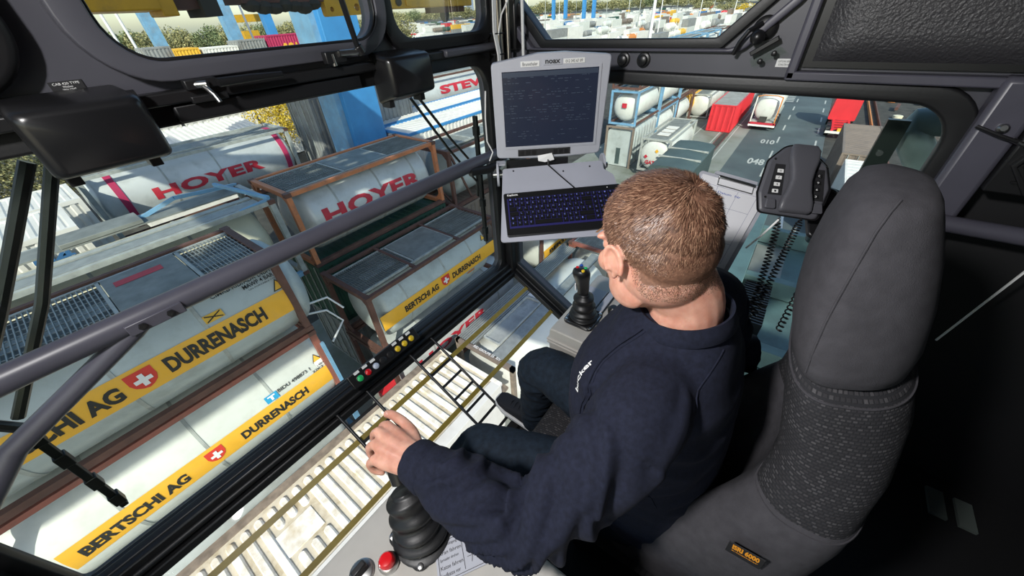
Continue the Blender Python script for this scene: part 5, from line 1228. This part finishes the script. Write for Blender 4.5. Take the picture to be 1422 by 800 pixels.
def lerpL(tab,z):
    for a,b in zip(tab,tab[1:]):
        if a[0]>=z>=b[0]:
            f=(a[0]-z)/(a[0]-b[0]); return [a[i]+(b[i]-a[i])*f for i in range(len(a))]
    return list(tab[-1] if z<tab[-1][0] else tab[0])
def seat_part(name,tab,m,zs,uv=False):
    rings=[seat_ring(*lerpL(tab,z)) for z in zs]
    b=MB().loft(rings); me=b.mesh(name,60)
    if uv:
        uvl=me.uv_layers.new(name='uv'); acc=[0]; R0=rings[len(rings)//2]
        for k in range(NS): acc.append(acc[-1]+(R0[(k+1)%NS]-R0[k]).length)
        for p in me.polygons:
            ks=[me.loops[i].vertex_index for i in p.loop_indices]
            wrap = any(v%NS==NS-1 for v in ks) and any(v%NS==0 for v in ks)
            for li,vi in zip(p.loop_indices,ks):
                k=vi%NS; u=acc[NS] if (wrap and k==0) else acc[k]; uvl.data[li].uv=(u/.0085, -zs[min(vi//NS,len(zs)-1)]/.0085)
    o=link(name,me,m,seat); return o
head_tab=[(-.190,.64,.04,.03,-.12,-.15,0),(-.193,.64,.075,.05,-.105,-.163,0),(-.203,.64,.100,.07,-.092,-.172,0),(-.222,.64,.118,.08,-.084,-.182,0),(-.27,.64,.138,.092,-.079,-.205,0),(-.33,.64,.157,.103,-.080,-.228,0),(-.39,.64,.178,.108,-.090,-.245,0),(-.425,.64,.182,.108,-.102,-.248,0),(-.440,.64,.168,.098,-.113,-.238,0),(-.446,.64,.14,.08,-.128,-.222,0)]
seat_part('headrest',head_tab,K['fabric'],[-.190,-.193,-.198,-.203,-.212,-.222,-.245,-.27,-.30,-.33,-.36,-.39,-.41,-.425,-.435,-.440,-.446])
back_tab=[(-.425,.64,.12,.08,-.13,-.22,0),(-.432,.64,.160,.10,-.114,-.243,0),(-.445,.638,.188,.115,-.108,-.262,0),(-.50,.635,.195,.135,-.115,-.285,.01),(-.58,.628,.197,.175,-.133,-.300,.03),(-.66,.613,.206,.20,-.130,-.300,.05)]
seat_part('dotted_backrest_panel',back_tab,fabP,[-.425,-.432,-.438,-.445,-.47,-.50,-.54,-.58,-.62,-.66],uv=True)['label']='woven panel with rows of small pale dots'
low_tab=[(-.645,.615,.20,.19,-.138,-.290,.05),(-.655,.612,.207,.200,-.129,-.3005,.05),(-.70,.607,.224,.21,-.105,-.303,.07),(-.78,.597,.230,.22,-.055,-.30,.11),(-.86,.585,.230,.22,.00,-.295,.16),(-.93,.580,.224,.22,.06,-.29,.20),(-.99,.575,.215,.21,.12,-.28,.24),(-1.08,.575,.205,.20,.16,-.27,.26)]
seat_part('backrest_bolster',low_tab,K['fabric'],[-.645,-.65,-.655,-.68,-.70,-.74,-.78,-.82,-.86,-.90,-.93,-.96,-.99,-1.04,-1.08])
cu_=[]
for y,hx,zt_,zb in ((-.22,.15,-1.06,-1.16),(-.20,.19,-1.045,-1.17),(.0,.20,-1.055,-1.18),(.2,.205,-1.065,-1.18),(.31,.20,-1.070,-1.18),(.355,.19,-1.085,-1.17),(.37,.17,-1.11,-1.15)):
    cu_.append([(.575+u,y,v) for u,v in rounded([(-hx,zb),(hx,zb),(hx,zt_),(-hx,zt_)],.03,5)])
me=MB().loft(cu_).mesh('seat_cushion',60); uvl=me.uv_layers.new(name='uv')
for p in me.polygons:
    for li in p.loop_indices: v=me.vertices[me.loops[li].vertex_index].co; uvl.data[li].uv=(v.y/.014,v.x/.012)
link('seat_cushion',me,fabP,seat)
MB().box((.42,-.2,-1.30),(.73,.2,-1.18)).obj('suspension',K['blackmetal'],seat,bevel=.01)
MB().box((.44,-.15,ZF),(.71,.15,-1.30)).obj('base',K['blackmetal'],seat,bevel=.01)
# seams
def seat_surf(tab,z,a): return seat_ring(*lerpL(tab,z))[int(a)%NS]
seam=[]
for i,z in enumerate([-.194,-.203,-.222,-.25,-.28,-.31,-.34,-.37,-.40,-.42]):
    r_=seat_ring(*lerpL(head_tab,z)); kk=30.5-i*.5; q=r_[int(kk)].lerp(r_[int(kk)+1],kk-int(kk)); seam.append(q+Vector((-.0010,.0003,.0003)))
MB().tube(seam,.0014,6).obj('piping_seam',K['fabric'],seat)
for tb,z in ((back_tab,-.447),(low_tab,-.657)):
    MB().tube([Vector(p)+ (Vector(p)-Vector((.61,-.2,z))).normalized()*.0004 for p in seat_ring(*lerpL(tb,z))],.0018,6,closed=True).obj('piping_seam',K['fabric'],seat)
# maker tag on the bolster
tg=Vector((.371,-.150,-.735)); u_=Vector((0,-.038,.004)); v_=Vector((-.002,.004,.024)); 
tc_=MB().box((0,-.016,-.001),(.050,.026,.0012),frame(tg+Vector((-.004,.006,-.006)),u_,v_)).obj('woven_tag',K['text'],seat)
flat_text('tag_print','ISRI 6000',tg+Vector((-.0058,0,0)),u_,v_*.8,K['orange'],tc_,bold=.05)
flat_text('tag_print','a-member',tg+Vector((-.0058,0,0))-v_*.32,u_,v_*.18,K['orange'],tc_,bold=.03)
# ================================================================== OPERATOR
def remeshed(mb, voxel, smooth_it=4, fac=.5):
    me = mb.mesh('tmp'); o = bpy.data.objects.new('tmp', me); C.objects.link(o)
    r = o.modifiers.new('r','REMESH'); r.mode='VOXEL'; r.voxel_size=voxel; r.use_smooth_shade=True
    if smooth_it: s = o.modifiers.new('s','SMOOTH'); s.iterations=smooth_it; s.factor=fac
    dg = bpy.context.evaluated_depsgraph_get(); out = bpy.data.meshes.new_from_object(o.evaluated_get(dg)); bpy.data.objects.remove(o); out.materials.clear(); return out
def limb(b, pts, rs, n=20, sub=4):
    P=[Vector(p) for p in pts]; Q=[];Rr=[]
    for i in range(len(P)-1):
        for k in range(sub):
            f=k/sub; a=P[max(i-1,0)]; c=P[i]; d=P[i+1]; e=P[min(i+2,len(P)-1)]
            Q.append(.5*((2*c)+(d-a)*f+(2*a-5*c+4*d-e)*f*f+(3*c-a-3*d+e)*f**3)); g=f*f*(3-2*f); Rr.append(rs[i]+(rs[i+1]-rs[i])*g)
    Q.append(P[-1]); Rr.append(rs[-1]); b.tube(Q,Rr,n); b.ell(Q[0],(Rr[0],)*3); b.ell(Q[-1],(Rr[-1],)*3); return b
al = radians(16); HC = Vector((.537,.120,-.322))
HM = Matrix.Translation(HC) @ Matrix.Rotation(radians(-33),4,'Z') @ Matrix.Scale(1.03,4) @ Matrix(((1,0,0,0),(0,cos(al),sin(al),0),(0,-sin(al),cos(al),0),(0,0,0,1)))   # local s,f,u
HI = HM.inverted(); H3 = HM.to_3x3().normalized()
person = thing('person','man in navy sweatshirt and dark jeans seated at the controls, seen from behind','person',(.56,0,-1.06))
b = MB()
def he(c,r,rot=None): b.ell(HM@Vector(c), r, (H3@rot if rot else H3), 28, 18)
he((0,-.010,.036),(.0765,.096,.084)); he((0,-.052,.012),(.064,.050,.060)); he((0,.048,.034),(.060,.042,.054))
he((0,.042,-.030),(.060,.046,.066)); he((0,.034,-.076),(.051,.050,.036)); he((0,.078,-.096),(.020,.018,.018)); he((0,-.02,-.03),(.066,.07,.06))
for s in (-1,1):
    he((s*.045,.056,-.022),(.022,.026,.022)); he((s*.028,.083,.016),(.027,.012,.009)); he((s*.012,.104,-.037),(.008,.009,.007))
    he((s*.046,.015,-.065),(.016,.045,.03))
    he((s*.031,.078,-.001),(.014,.013,.010))
    # ear: shell, rim and lobe
    R_=Matrix.Rotation(radians(-24*s),3,'Z')@Matrix.Rotation(radians(-10),3,'X')
    he((s*.078,-.006,.0),(.0050,.013,.025),R_)
    pts=[]
    for k in range(11):
        a=radians(-60+k*27); pts.append(HM@(Vector((s*.080,-.006,.0))+R_@Vector((s*.003,-.0145*cos(a),.026*sin(a)))))
    b.tube(pts,.0042,8); he((s*.077,.0,-.023),(.0050,.007,.009)); he((s*.074,.006,-.004),(.006,.006,.008))
b.tube([HM@Vector(p) for p in ((0,.088,.012),(0,.100,-.006),(0,.114,-.028),(0,.104,-.040))],[.008,.009,.0125,.009],12)
he((0,.093,-.060),(.024,.010,.006)); he((0,.091,-.070),(.021,.010,.007))
# neck, trunk, limbs
limb(b,[HM@Vector((0,-.018,-.02)),(.546,.058,-.395),(.545,.048,-.45),(.545,.035,-.53)],[.058,.0595,.062,.066])
limb(b,[(.545,.035,-.53),(.545,.02,-.66),(.545,.0,-.80),(.55,-.02,-.94),(.555,-.03,-1.0)],[.072,.088,.095,.10,.095])
ARML=[(.47,.045,-.49),(.355,.050,-.525),(.265,.090,-.605),(.180,.150,-.685),(.160,.285,-.690),(.150,.385,-.697)]
ARMR=[(.62,.045,-.49),(.735,.035,-.53),(.80,.0,-.64),(.85,-.06,-.765),(.875,.02,-.81),(.885,.09,-.83)]
limb(b,ARML,[.040,.044,.044,.038,.034,.027]); limb(b,ARMR,[.036,.042,.044,.038,.034,.026])
LEGL=[(.47,-.03,-1.0),(.42,.19,-1.01),(.350,.432,-1.03),(.350,.455,-1.17),(.37,.48,-1.40)]
LEGR=[(.63,-.03,-.99),(.665,.20,-.985),(.685,.425,-.985),(.700,.455,-1.15),(.725,.485,-1.40)]
limb(b,LEGL,[.085,.075,.055,.050,.038]); limb(b,LEGR,[.085,.075,.055,.050,.038])
for lg in (LEGL,LEGR):
    a=Vector(lg[-1]); limb(b,[a,a+Vector((0,.06,-.035)),a+Vector((0,.15,-.030))],[.036,.032,.024])
# left hand: wrist near (.148,.40,-.70), fingers forward (+Y) curling down round the knob
def finger(pts,rs): limb(b,pts,rs,12,3)
W=Vector((.150,.385,-.697))
limb(b,[W,(.150,.415,-.696),(.150,.440,-.692)],[.026,.025,.020])
for kx,ky,kz in ((.164,.492,-.690),(.143,.494,-.686),(.121,.481,-.690),(.102,.460,-.700)):
    limb(b,[W+Vector(((kx-.142)*.35,.0,0)),Vector((kx*.75+.150*.25,(ky+.400)/2,kz+.001)),(kx,ky,kz)],[.022,.0155,.0105],12,3)
finger([(.164,.492,-.690),(.160,.512,-.706),(.152,.508,-.730),(.150,.490,-.742)],[.0108,.0095,.0088,.0078])
finger([(.143,.494,-.686),(.137,.511,-.706),(.132,.508,-.732),(.134,.488,-.746)],[.0108,.0096,.0088,.0078])
finger([(.121,.481,-.690),(.113,.496,-.710),(.110,.492,-.735),(.116,.474,-.748)],[.0104,.0092,.0085,.0075])
finger([(.102,.460,-.700),(.094,.473,-.718),(.094,.468,-.738),(.102,.456,-.748)],[.0095,.0084,.0078,.0070])
finger([(.165,.408,-.702),(.184,.440,-.705),(.192,.474,-.703),(.190,.512,-.702),(.185,.527,-.704)],[.019,.0150,.0118,.0108,.0088])
limb(b,[(.178,.440,-.703),(.166,.462,-.700)],[.0145,.013],12,3)
# right hand resting on the console
W2=Vector((.885,.095,-.835)); limb(b,[ARMR[-1],W2,(.888,.13,-.85)],[.026,.024,.020])
for q in range(4):
    kx=.872+.019*q; limb(b,[W2,(kx,.16,-.856)],[.02,.0105],12,3); finger([(kx,.16,-.856),(kx+.004*(q-1.5),.187+.004*(2-abs(q-1.5)),-.858),(kx+.006*(q-1.5),.205,-.867)],[.0100,.009,.0075])
finger([(.878,.115,-.845),(.850,.140,-.858),(.845,.165,-.866)],[.015,.0115,.009])
skin_me = remeshed(b,.0031,3,.5)
skin = bpy.data.materials.new('skin'); skin.use_nodes=True; n_=skin.node_tree; B_=n_.nodes['Principled BSDF']
B_.inputs['Roughness'].default_value=.48; B_.inputs['Subsurface Weight'].default_value=.35; B_.inputs['Subsurface Radius'].default_value=(.012,.004,.002); B_.inputs['Subsurface Scale'].default_value=1.0
tc=n_.nodes.new('ShaderNodeTexCoord'); tn=n_.nodes.new('ShaderNodeTexNoise'); tn.inputs['Scale'].default_value=45; tn.inputs['Detail'].default_value=5; n_.links.new(tc.outputs['Object'],tn.inputs['Vector'])
rp=n_.nodes.new('ShaderNodeValToRGB'); rp.color_ramp.elements[0].color=(.52,.235,.165,1); rp.color_ramp.elements[1].color=(.66,.36,.265,1); rp.color_ramp.elements[0].position=.3; rp.color_ramp.elements[1].position=.7
n_.links.new(tn.outputs['Fac'],rp.inputs['Fac']); n_.links.new(rp.outputs['Color'],B_.inputs['Base Color'])
tb=n_.nodes.new('ShaderNodeTexNoise'); tb.inputs['Scale'].default_value=350; n_.links.new(tc.outputs['Object'],tb.inputs['Vector']); bp=n_.nodes.new('ShaderNodeBump'); bp.inputs['Strength'].default_value=.25; bp.inputs['Distance'].default_value=.0008; n_.links.new(tb.outputs['Fac'],bp.inputs['Height']); n_.links.new(bp.outputs['Normal'],B_.inputs['Normal'])
body = link('body',skin_me,skin,person)
for s in (-1,1):
    o = MB().ell(HM@Vector((s*.031,.0815,-.001)),(.0115,.0115,.0115)).obj('eye',K['white'],person,smooth=80)
    MB().lathe([(.0055,.0),(.0045,.0012)],HM@Vector((s*.031,.0925,-.001)),H3@Vector((0,1,0)),14).obj('iris',K['blueb'],o)
for s in (-1,1):
    br=MB(); 
    for k in range(60):
        x=s*(.014+.034*k/60); p=HM@Vector((x,.0945-.25*(abs(x)-.02)**1*.6,.021+.004*sin(k/60*pi))); d=H3@Vector((s*.7,.25,.2)); br.beam(p,p+d*.006,.0006)
    br.obj('eyebrow',mat('eyebrow_hair',(.22,.13,.07),.6),person,kind='stuff')
# finger nails of the left hand
nail=mat('nail',(.72,.45,.38),.3)
MB().ell((.1865,.520,-.6955),(.0048,.0065,.0014)).obj('thumb_nail',nail,person)
# hair: scalp layer + strands
me = skin_me; scalp=[]; hl=[]
def hairline(s,f):
    s=abs(s)
    if f<-.045: return -.060
    if f<-.020: return -.060+(f+.045)/.025*.045
    if f<.012: return .020 if s>.05 else -.0
    if f<.030: return -.004 if s>.055 else .03
    if f<.045: return .046
    if f<.060: return .064
    return .082
vs=me.vertices; inside=set()
for v in vs:
    p=HI@v.co
    if p.z>-.08 and abs(p.x)<.0785 and p.length<.16:
        hh=hairline(p.x,p.y)+.004*noise.noise(p*90)
        if p.z>hh+.030 and not (abs(p.x)>.074 and p.z<.035 and -.04<p.y<.02): inside.add(v.index)
faces=[p for p in me.polygons if all(i in inside for i in p.vertices)]
inside2=set()
for v in vs:
    p=HI@v.co
    if p.z>-.09 and abs(p.x)<.0785 and p.length<.16 and p.z>hairline(p.x,p.y)+.004*noise.noise(p*90) and not (abs(p.x)>.074 and p.z<.030 and -.04<p.y<.02): inside2.add(v.index)
sfaces=[p for p in me.polygons if all(i in inside2 for i in p.vertices)]
idx={}; cv=[]; cf=[]
for p in faces:
    f=[]
    for i in p.vertices:
        if i not in idx: idx[i]=len(cv); cv.append(vs[i].co+vs[i].normal*.0010)
        f.append(idx[i])
    cf.append(f)
cme=bpy.data.meshes.new('scalp_hair'); cme.from_pydata(cv,[],cf); cme.polygons.foreach_set('use_smooth',[True]*len(cf)); 
hairc = mat('cropped_hair_base',(.175,.085,.052),.6,var=.3,vscale=200)
hair = link('hair',cme,hairc,person)
r3=random.Random(11); areas=[]; tot=0
for p in sfaces: tot+=p.area; areas.append(tot)
import bisect
WH=Vector((.012,-.062,.098)); hv=[];hf=[]
for k in range(52000):
    p=sfaces[bisect.bisect(areas,r3.random()*tot)%len(sfaces)]; vv=[vs[i].co for i in p.vertices]; a,c=r3.random(),r3.random()
    co=(vv[0].lerp(vv[1],a)).lerp(vv[-1].lerp(vv[2],a),c); N=p.normal; l=HI@co
    up=max(0,min(1,(l.z+.01)/.075)); back=max(0,min(1,(-.03-l.z)/.03))
    fade=max(.12,min(1,(l.z-hairline(l.x,l.y))/.05))
    if r3.random()> .35+.65*fade: continue
    ln=(.0032+.0150*up)*(.5+.5*fade)*r3.uniform(.7,1.2)
    d=l-WH; tang=d-(HI.to_3x3()@N)*d.dot(HI.to_3x3()@N); 
    tang = tang.normalized() if tang.length>1e-4 else Vector((0,1,0))
    sw=(HI.to_3x3()@N).cross(tang)*.45*max(0,1-d.length/.10)
    dirL=(tang+sw+Vector((0,.45*up,-.25*(1-up)))).normalized(); clump=noise.noise_vector(co*60)*.38; D=(H3@dirL)*.95+N*(.30+.18*up)+clump+Vector((r3.gauss(0,.10),r3.gauss(0,.10),r3.gauss(0,.10))); D.normalize()
    sdv=D.cross(N); sdv = sdv.normalized() if sdv.length>1e-4 else D.orthogonal().normalized()
    wd=.00032+.00018*up; i0=len(hv); mid=co+D*ln*.55; tip=co+D*ln-N*ln*.18
    hv+= [co-sdv*wd,co+sdv*wd,mid+sdv*wd*.8,mid-sdv*wd*.8,tip]; hf+=[(i0,i0+1,i0+2,i0+3),(i0+3,i0+2,i0+4)]
hme=bpy.data.meshes.new('hair_strands'); hme.from_pydata(hv,[],hf)
hm=bpy.data.materials.new('hair_strand_colour'); hm.use_nodes=True; n_=hm.node_tree; B_=n_.nodes['Principled BSDF']; B_.inputs['Roughness'].default_value=.42
g_=n_.nodes.new('ShaderNodeNewGeometry'); rp=n_.nodes.new('ShaderNodeValToRGB'); n_.links.new(g_.outputs['Random Per Island'],rp.inputs['Fac']); n_.links.new(rp.outputs['Color'],B_.inputs['Base Color'])
rp.color_ramp.elements[0].color=(.075,.032,.020,1); rp.color_ramp.elements[1].color=(.44,.26,.165,1); e=rp.color_ramp.elements.new(.62); e.color=(.175,.085,.052,1)
ho=link('hair_strands',hme,hm,hair); ho['kind']='stuff'
# ---- sweatshirt
def ering(c,rx,ry,z,n=40,e=2.3): 
    out=[]
    for k in range(n):
        a=2*pi*k/n; cc,ss=cos(a),sin(a); out.append((c[0]+rx*abs(cc)**(2/e)*(1 if cc>=0 else -1),c[1]+ry*abs(ss)**(2/e)*(1 if ss>=0 else -1),z))
    return out
b=MB()
b.loft([ering((.545,.050),.074,.072,-.432),ering((.545,.048),.092,.082,-.446),ering((.545,.054),.128,.100,-.466),ering((.545,.056),.160,.110,-.492),ering((.545,.062),.188,.130,-.53),ering((.545,.068),.198,.150,-.59),ering((.545,.062),.198,.158,-.68),ering((.545,.045),.190,.152,-.78),ering((.548,.02),.188,.146,-.88),ering((.55,-.0),.188,.145,-.96),ering((.55,-.008),.175,.13,-1.0)])
limb(b,[(.45,.045,-.512)]+ARML[1:-1]+[(.1505,.377,-.697)],[.064,.073,.066,.063,.058,.041],28)
limb(b,[(.64,.045,-.512)]+ARMR[1:-1]+[(.884,.080,-.828)],[.068,.078,.066,.060,.052,.040],28)
sw=remeshed(b,.0060,7,.5)
def seg_par(P,pts):
    best=(9,0,0,None); acc=0
    for a,c in zip(pts,pts[1:]):
        a=Vector(a);c=Vector(c); d=c-a; L=d.length; f=max(0,min(1,(P-a).dot(d)/(L*L))); q=a+d*f; ds=(P-q).length
        if ds<best[0]: best=(ds,acc+f*L,0,(q,d.normalized()))
        acc+=L
    return best,acc
snap=[(v.co.copy(),v.normal.copy()) for v in sw.vertices]
for v,(P,N) in zip(sw.vertices,snap):
    for arm in (ARML,ARMR):
        (ds,t_,_,qd),tot_=seg_par(P,arm[1:])
        if ds<.095:
            q,d=qd; rel=(P-q).normalized(); ref=d.orthogonal().normalized() if False else (Vector((0,0,1))-d*d.z).normalized(); an=atan2(rel.dot(ref),rel.dot(d.cross(ref)))
            elb=math.exp(-((t_-.26)/.10)**2); cuff=max(0,(t_-tot_+.13)/.13)
            amp=(.0100+.0120*elb)*min(1,max(0,(tot_-.035-t_)/.05))
            w_=noise.noise(Vector((t_*19+1.6*sin(an+.6),cos(an)*.8,sin(an)*.8)))
            rid=1-sqrt(w_*w_+.004)*3.2
            wgt=1 if t_>.02 else .3
            v.co=P+N*(amp*rid*wgt-.002*elb)
            break
    else:
        w_=noise.noise(Vector((P.x*9,P.y*9,P.z*22)))
        v.co=P+N*(.006*(1-abs(w_)*2.2))*min(1,max(0,(-.47-P.z)/.08))
navy=mat('navy_sweatshirt_cotton',(.0095,.0115,.024),.92,var=.25,vscale=120,bump=.5,bscale=900,bdist=.0006,spec=.25)
bm=bmesh.new(); bm.from_mesh(sw)
for _ in range(1): bmesh.ops.smooth_vert(bm,verts=bm.verts,factor=.5,use_axis_x=True,use_axis_y=True,use_axis_z=True)
bm.to_mesh(sw); bm.free()
sweat=link('sweatshirt',sw,navy,person)
sw.polygons.foreach_set('use_smooth',[True]*len(sw.polygons))
from mathutils.bvhtree import BVHTree
bvh=BVHTree.FromPolygons([v.co for v in sw.vertices],[p.vertices for p in sw.polygons])
def hug(pts,off=.0006,n=24):
    out=[]; P=[Vector(p) for p in pts]
    for i in range(n+1):
        f=i/n*(len(P)-1); k=min(int(f),len(P)-2); p=P[k].lerp(P[k+1],f-k); q,nn,_,_=bvh.find_nearest(p); out.append(q+nn*off)
    return out
for pl in ([(.50,-.03,-.44),(.43,-.01,-.48),(.34,.04,-.56),(.30,.06,-.62)],[(.47,.09,-.44),(.42,.13,-.50),(.36,.14,-.58),(.33,.12,-.64)],[(.30,.06,-.60),(.33,.0,-.68),(.36,-.03,-.76)]):
    MB().tube(hug(pl),.0014,6).obj('stitched_seam',navy,sweat)
    MB().tube([p+Vector((0,.006,.003)) for p in hug(pl,.0002)],.0009,6).obj('stitched_seam',navy,sweat)
ck=MB(); rings=[]
for r_,z,dr in ((.071,-.416,0),(.075,-.414,0),(.080,-.426,0),(.088,-.441,0),(.084,-.447,0),(.070,-.430,0)):
    rings.append([(.545+r_*cos(a),.052+r_*.97*sin(a),z+.016*sin(a)*-1) for a in [2*pi*k/48 for k in range(48)]])
ck.loft(rings+[rings[0]],caps=False).obj('ribbed_collar',navy,sweat,smooth=80)
cuff=MB(); A=Vector((.1505,.350,-.6955)); d=(Vector((.149,.405,-.698))-A).normalized(); cuff.lathe([(.042,-.012),(.0475,-.004),(.0465,.012),(.0445,.036),(.0405,.045),(.038,.041)],A,d,36).obj('ribbed_cuff',navy,sweat,smooth=70)
# small pale chest print
for k,(y0,ww) in enumerate(((0,.5),(.34,.55))):
    pass
pr=text_mesh('bucker',.02); o_=Vector((.392,.166,-.580)); uu=Vector((.026,-.014,.070)); vv_=Vector((.008,.011,-.005))
for q in pr.vertices:
    p=o_+uu*q.co.x+vv_*q.co.y; z_,nn,_,_=bvh.find_nearest(p); q.co=z_+nn*.0015
link('chest_print',pr,K['textwhite'],sweat)
# ---- jeans
b=MB()
b.loft([ering((.55,-.02),.165,.125,-.96),ering((.55,-.02),.18,.135,-1.0),ering((.55,-.02),.175,.13,-1.05)])
limb(b,LEGL[:-1]+[(.368,.477,-1.375)],[.100,.093,.074,.068,.062],28); limb(b,LEGR[:-1]+[(.722,.482,-1.375)],[.100,.090,.072,.066,.060],28)
jm=remeshed(b,.0065,6,.5)
snap=[(v.co.copy(),v.normal.copy()) for v in jm.vertices]
for v,(P,N) in zip(jm.vertices,snap):
    for lg in (LEGL,LEGR):
        (ds,t_,_,qd),tot_=seg_par(P,lg)
        if ds<.12:
            kn=math.exp(-((t_-.50)/.07)**2); low=max(0,min(1,(t_-.6)/.2)); w_=noise.noise(Vector((P.x*12,P.y*14+2,P.z*26)))
            v.co=P+N*(.003+.006*kn+.005*low)*(1-abs(w_)*2.4); break
denim=mat('dark_blue_denim',(.010,.017,.028),.85,var=.35,vscale=60,bump=.5,bscale=800,bdist=.0006,spec=.25)
jeans=link('jeans',jm,denim,person); jm.polygons.foreach_set('use_smooth',[True]*len(jm.polygons))
# ---- shoes
def shoe(ank,label):
    t_=MB(); base=Vector(ank)+Vector((0,-.055,-.095)); tilt=Matrix.Rotation(radians(12),4,'X'); Ms=Matrix.Translation(base)@tilt
    def ring(y,w_,h,z0): return [Ms@Vector((u,y,v)) for u,v in rounded([(-w_,z0),(w_,z0),(w_*.82,h),(-w_*.82,h)],min(w_,h-z0)*.45,4)]
    up=MB().loft([ring(-.01,.022,.060,.016),ring(.0,.034,.085,.014),(ring(.04,.038,.100,.014)),ring(.085,.040,.092,.014),ring(.13,.043,.066,.014),(ring(.18,.046,.050,.014)),ring(.225,.040,.040,.014),ring(.248,.026,.030,.016)])
    o=up.obj('shoe',K['shoe'],person,smooth=60)
    sole=[Ms@Vector((x,y,.0)) for x,y in rounded([(-.036,-.016),(.036,-.016),(.050,.19),(.030,.256),(-.030,.256),(-.050,.19)],[.03,.03,.04,.03,.03,.04],5)]
    MB().prism(sole,Ms.to_3x3()@Vector((0,0,.020))).obj('sole',K['white'],o,bevel=.004)
    for k in range(5):
        y=.095+.020*k; z=.088-.0085*k
        MB().tube([Ms@Vector((-.020,y,z-.008)),Ms@Vector((0,y+.004,z+.006)),Ms@Vector((.020,y,z-.008))],.0026,6).obj('lace',K['shoe'],o)
    MB().beam(Ms@Vector((-.044,.055,.018)),Ms@Vector((-.041,.04,.045)),.004,.012).obj('side_patch',K['white'],o)
    return o
K['shoe']=mat('black_shoe_canvas',(.012,.013,.018),.8,bump=.4,bscale=500)
shoe((.725,.505,-1.375),''); shoe((.368,.485,-1.375),'')
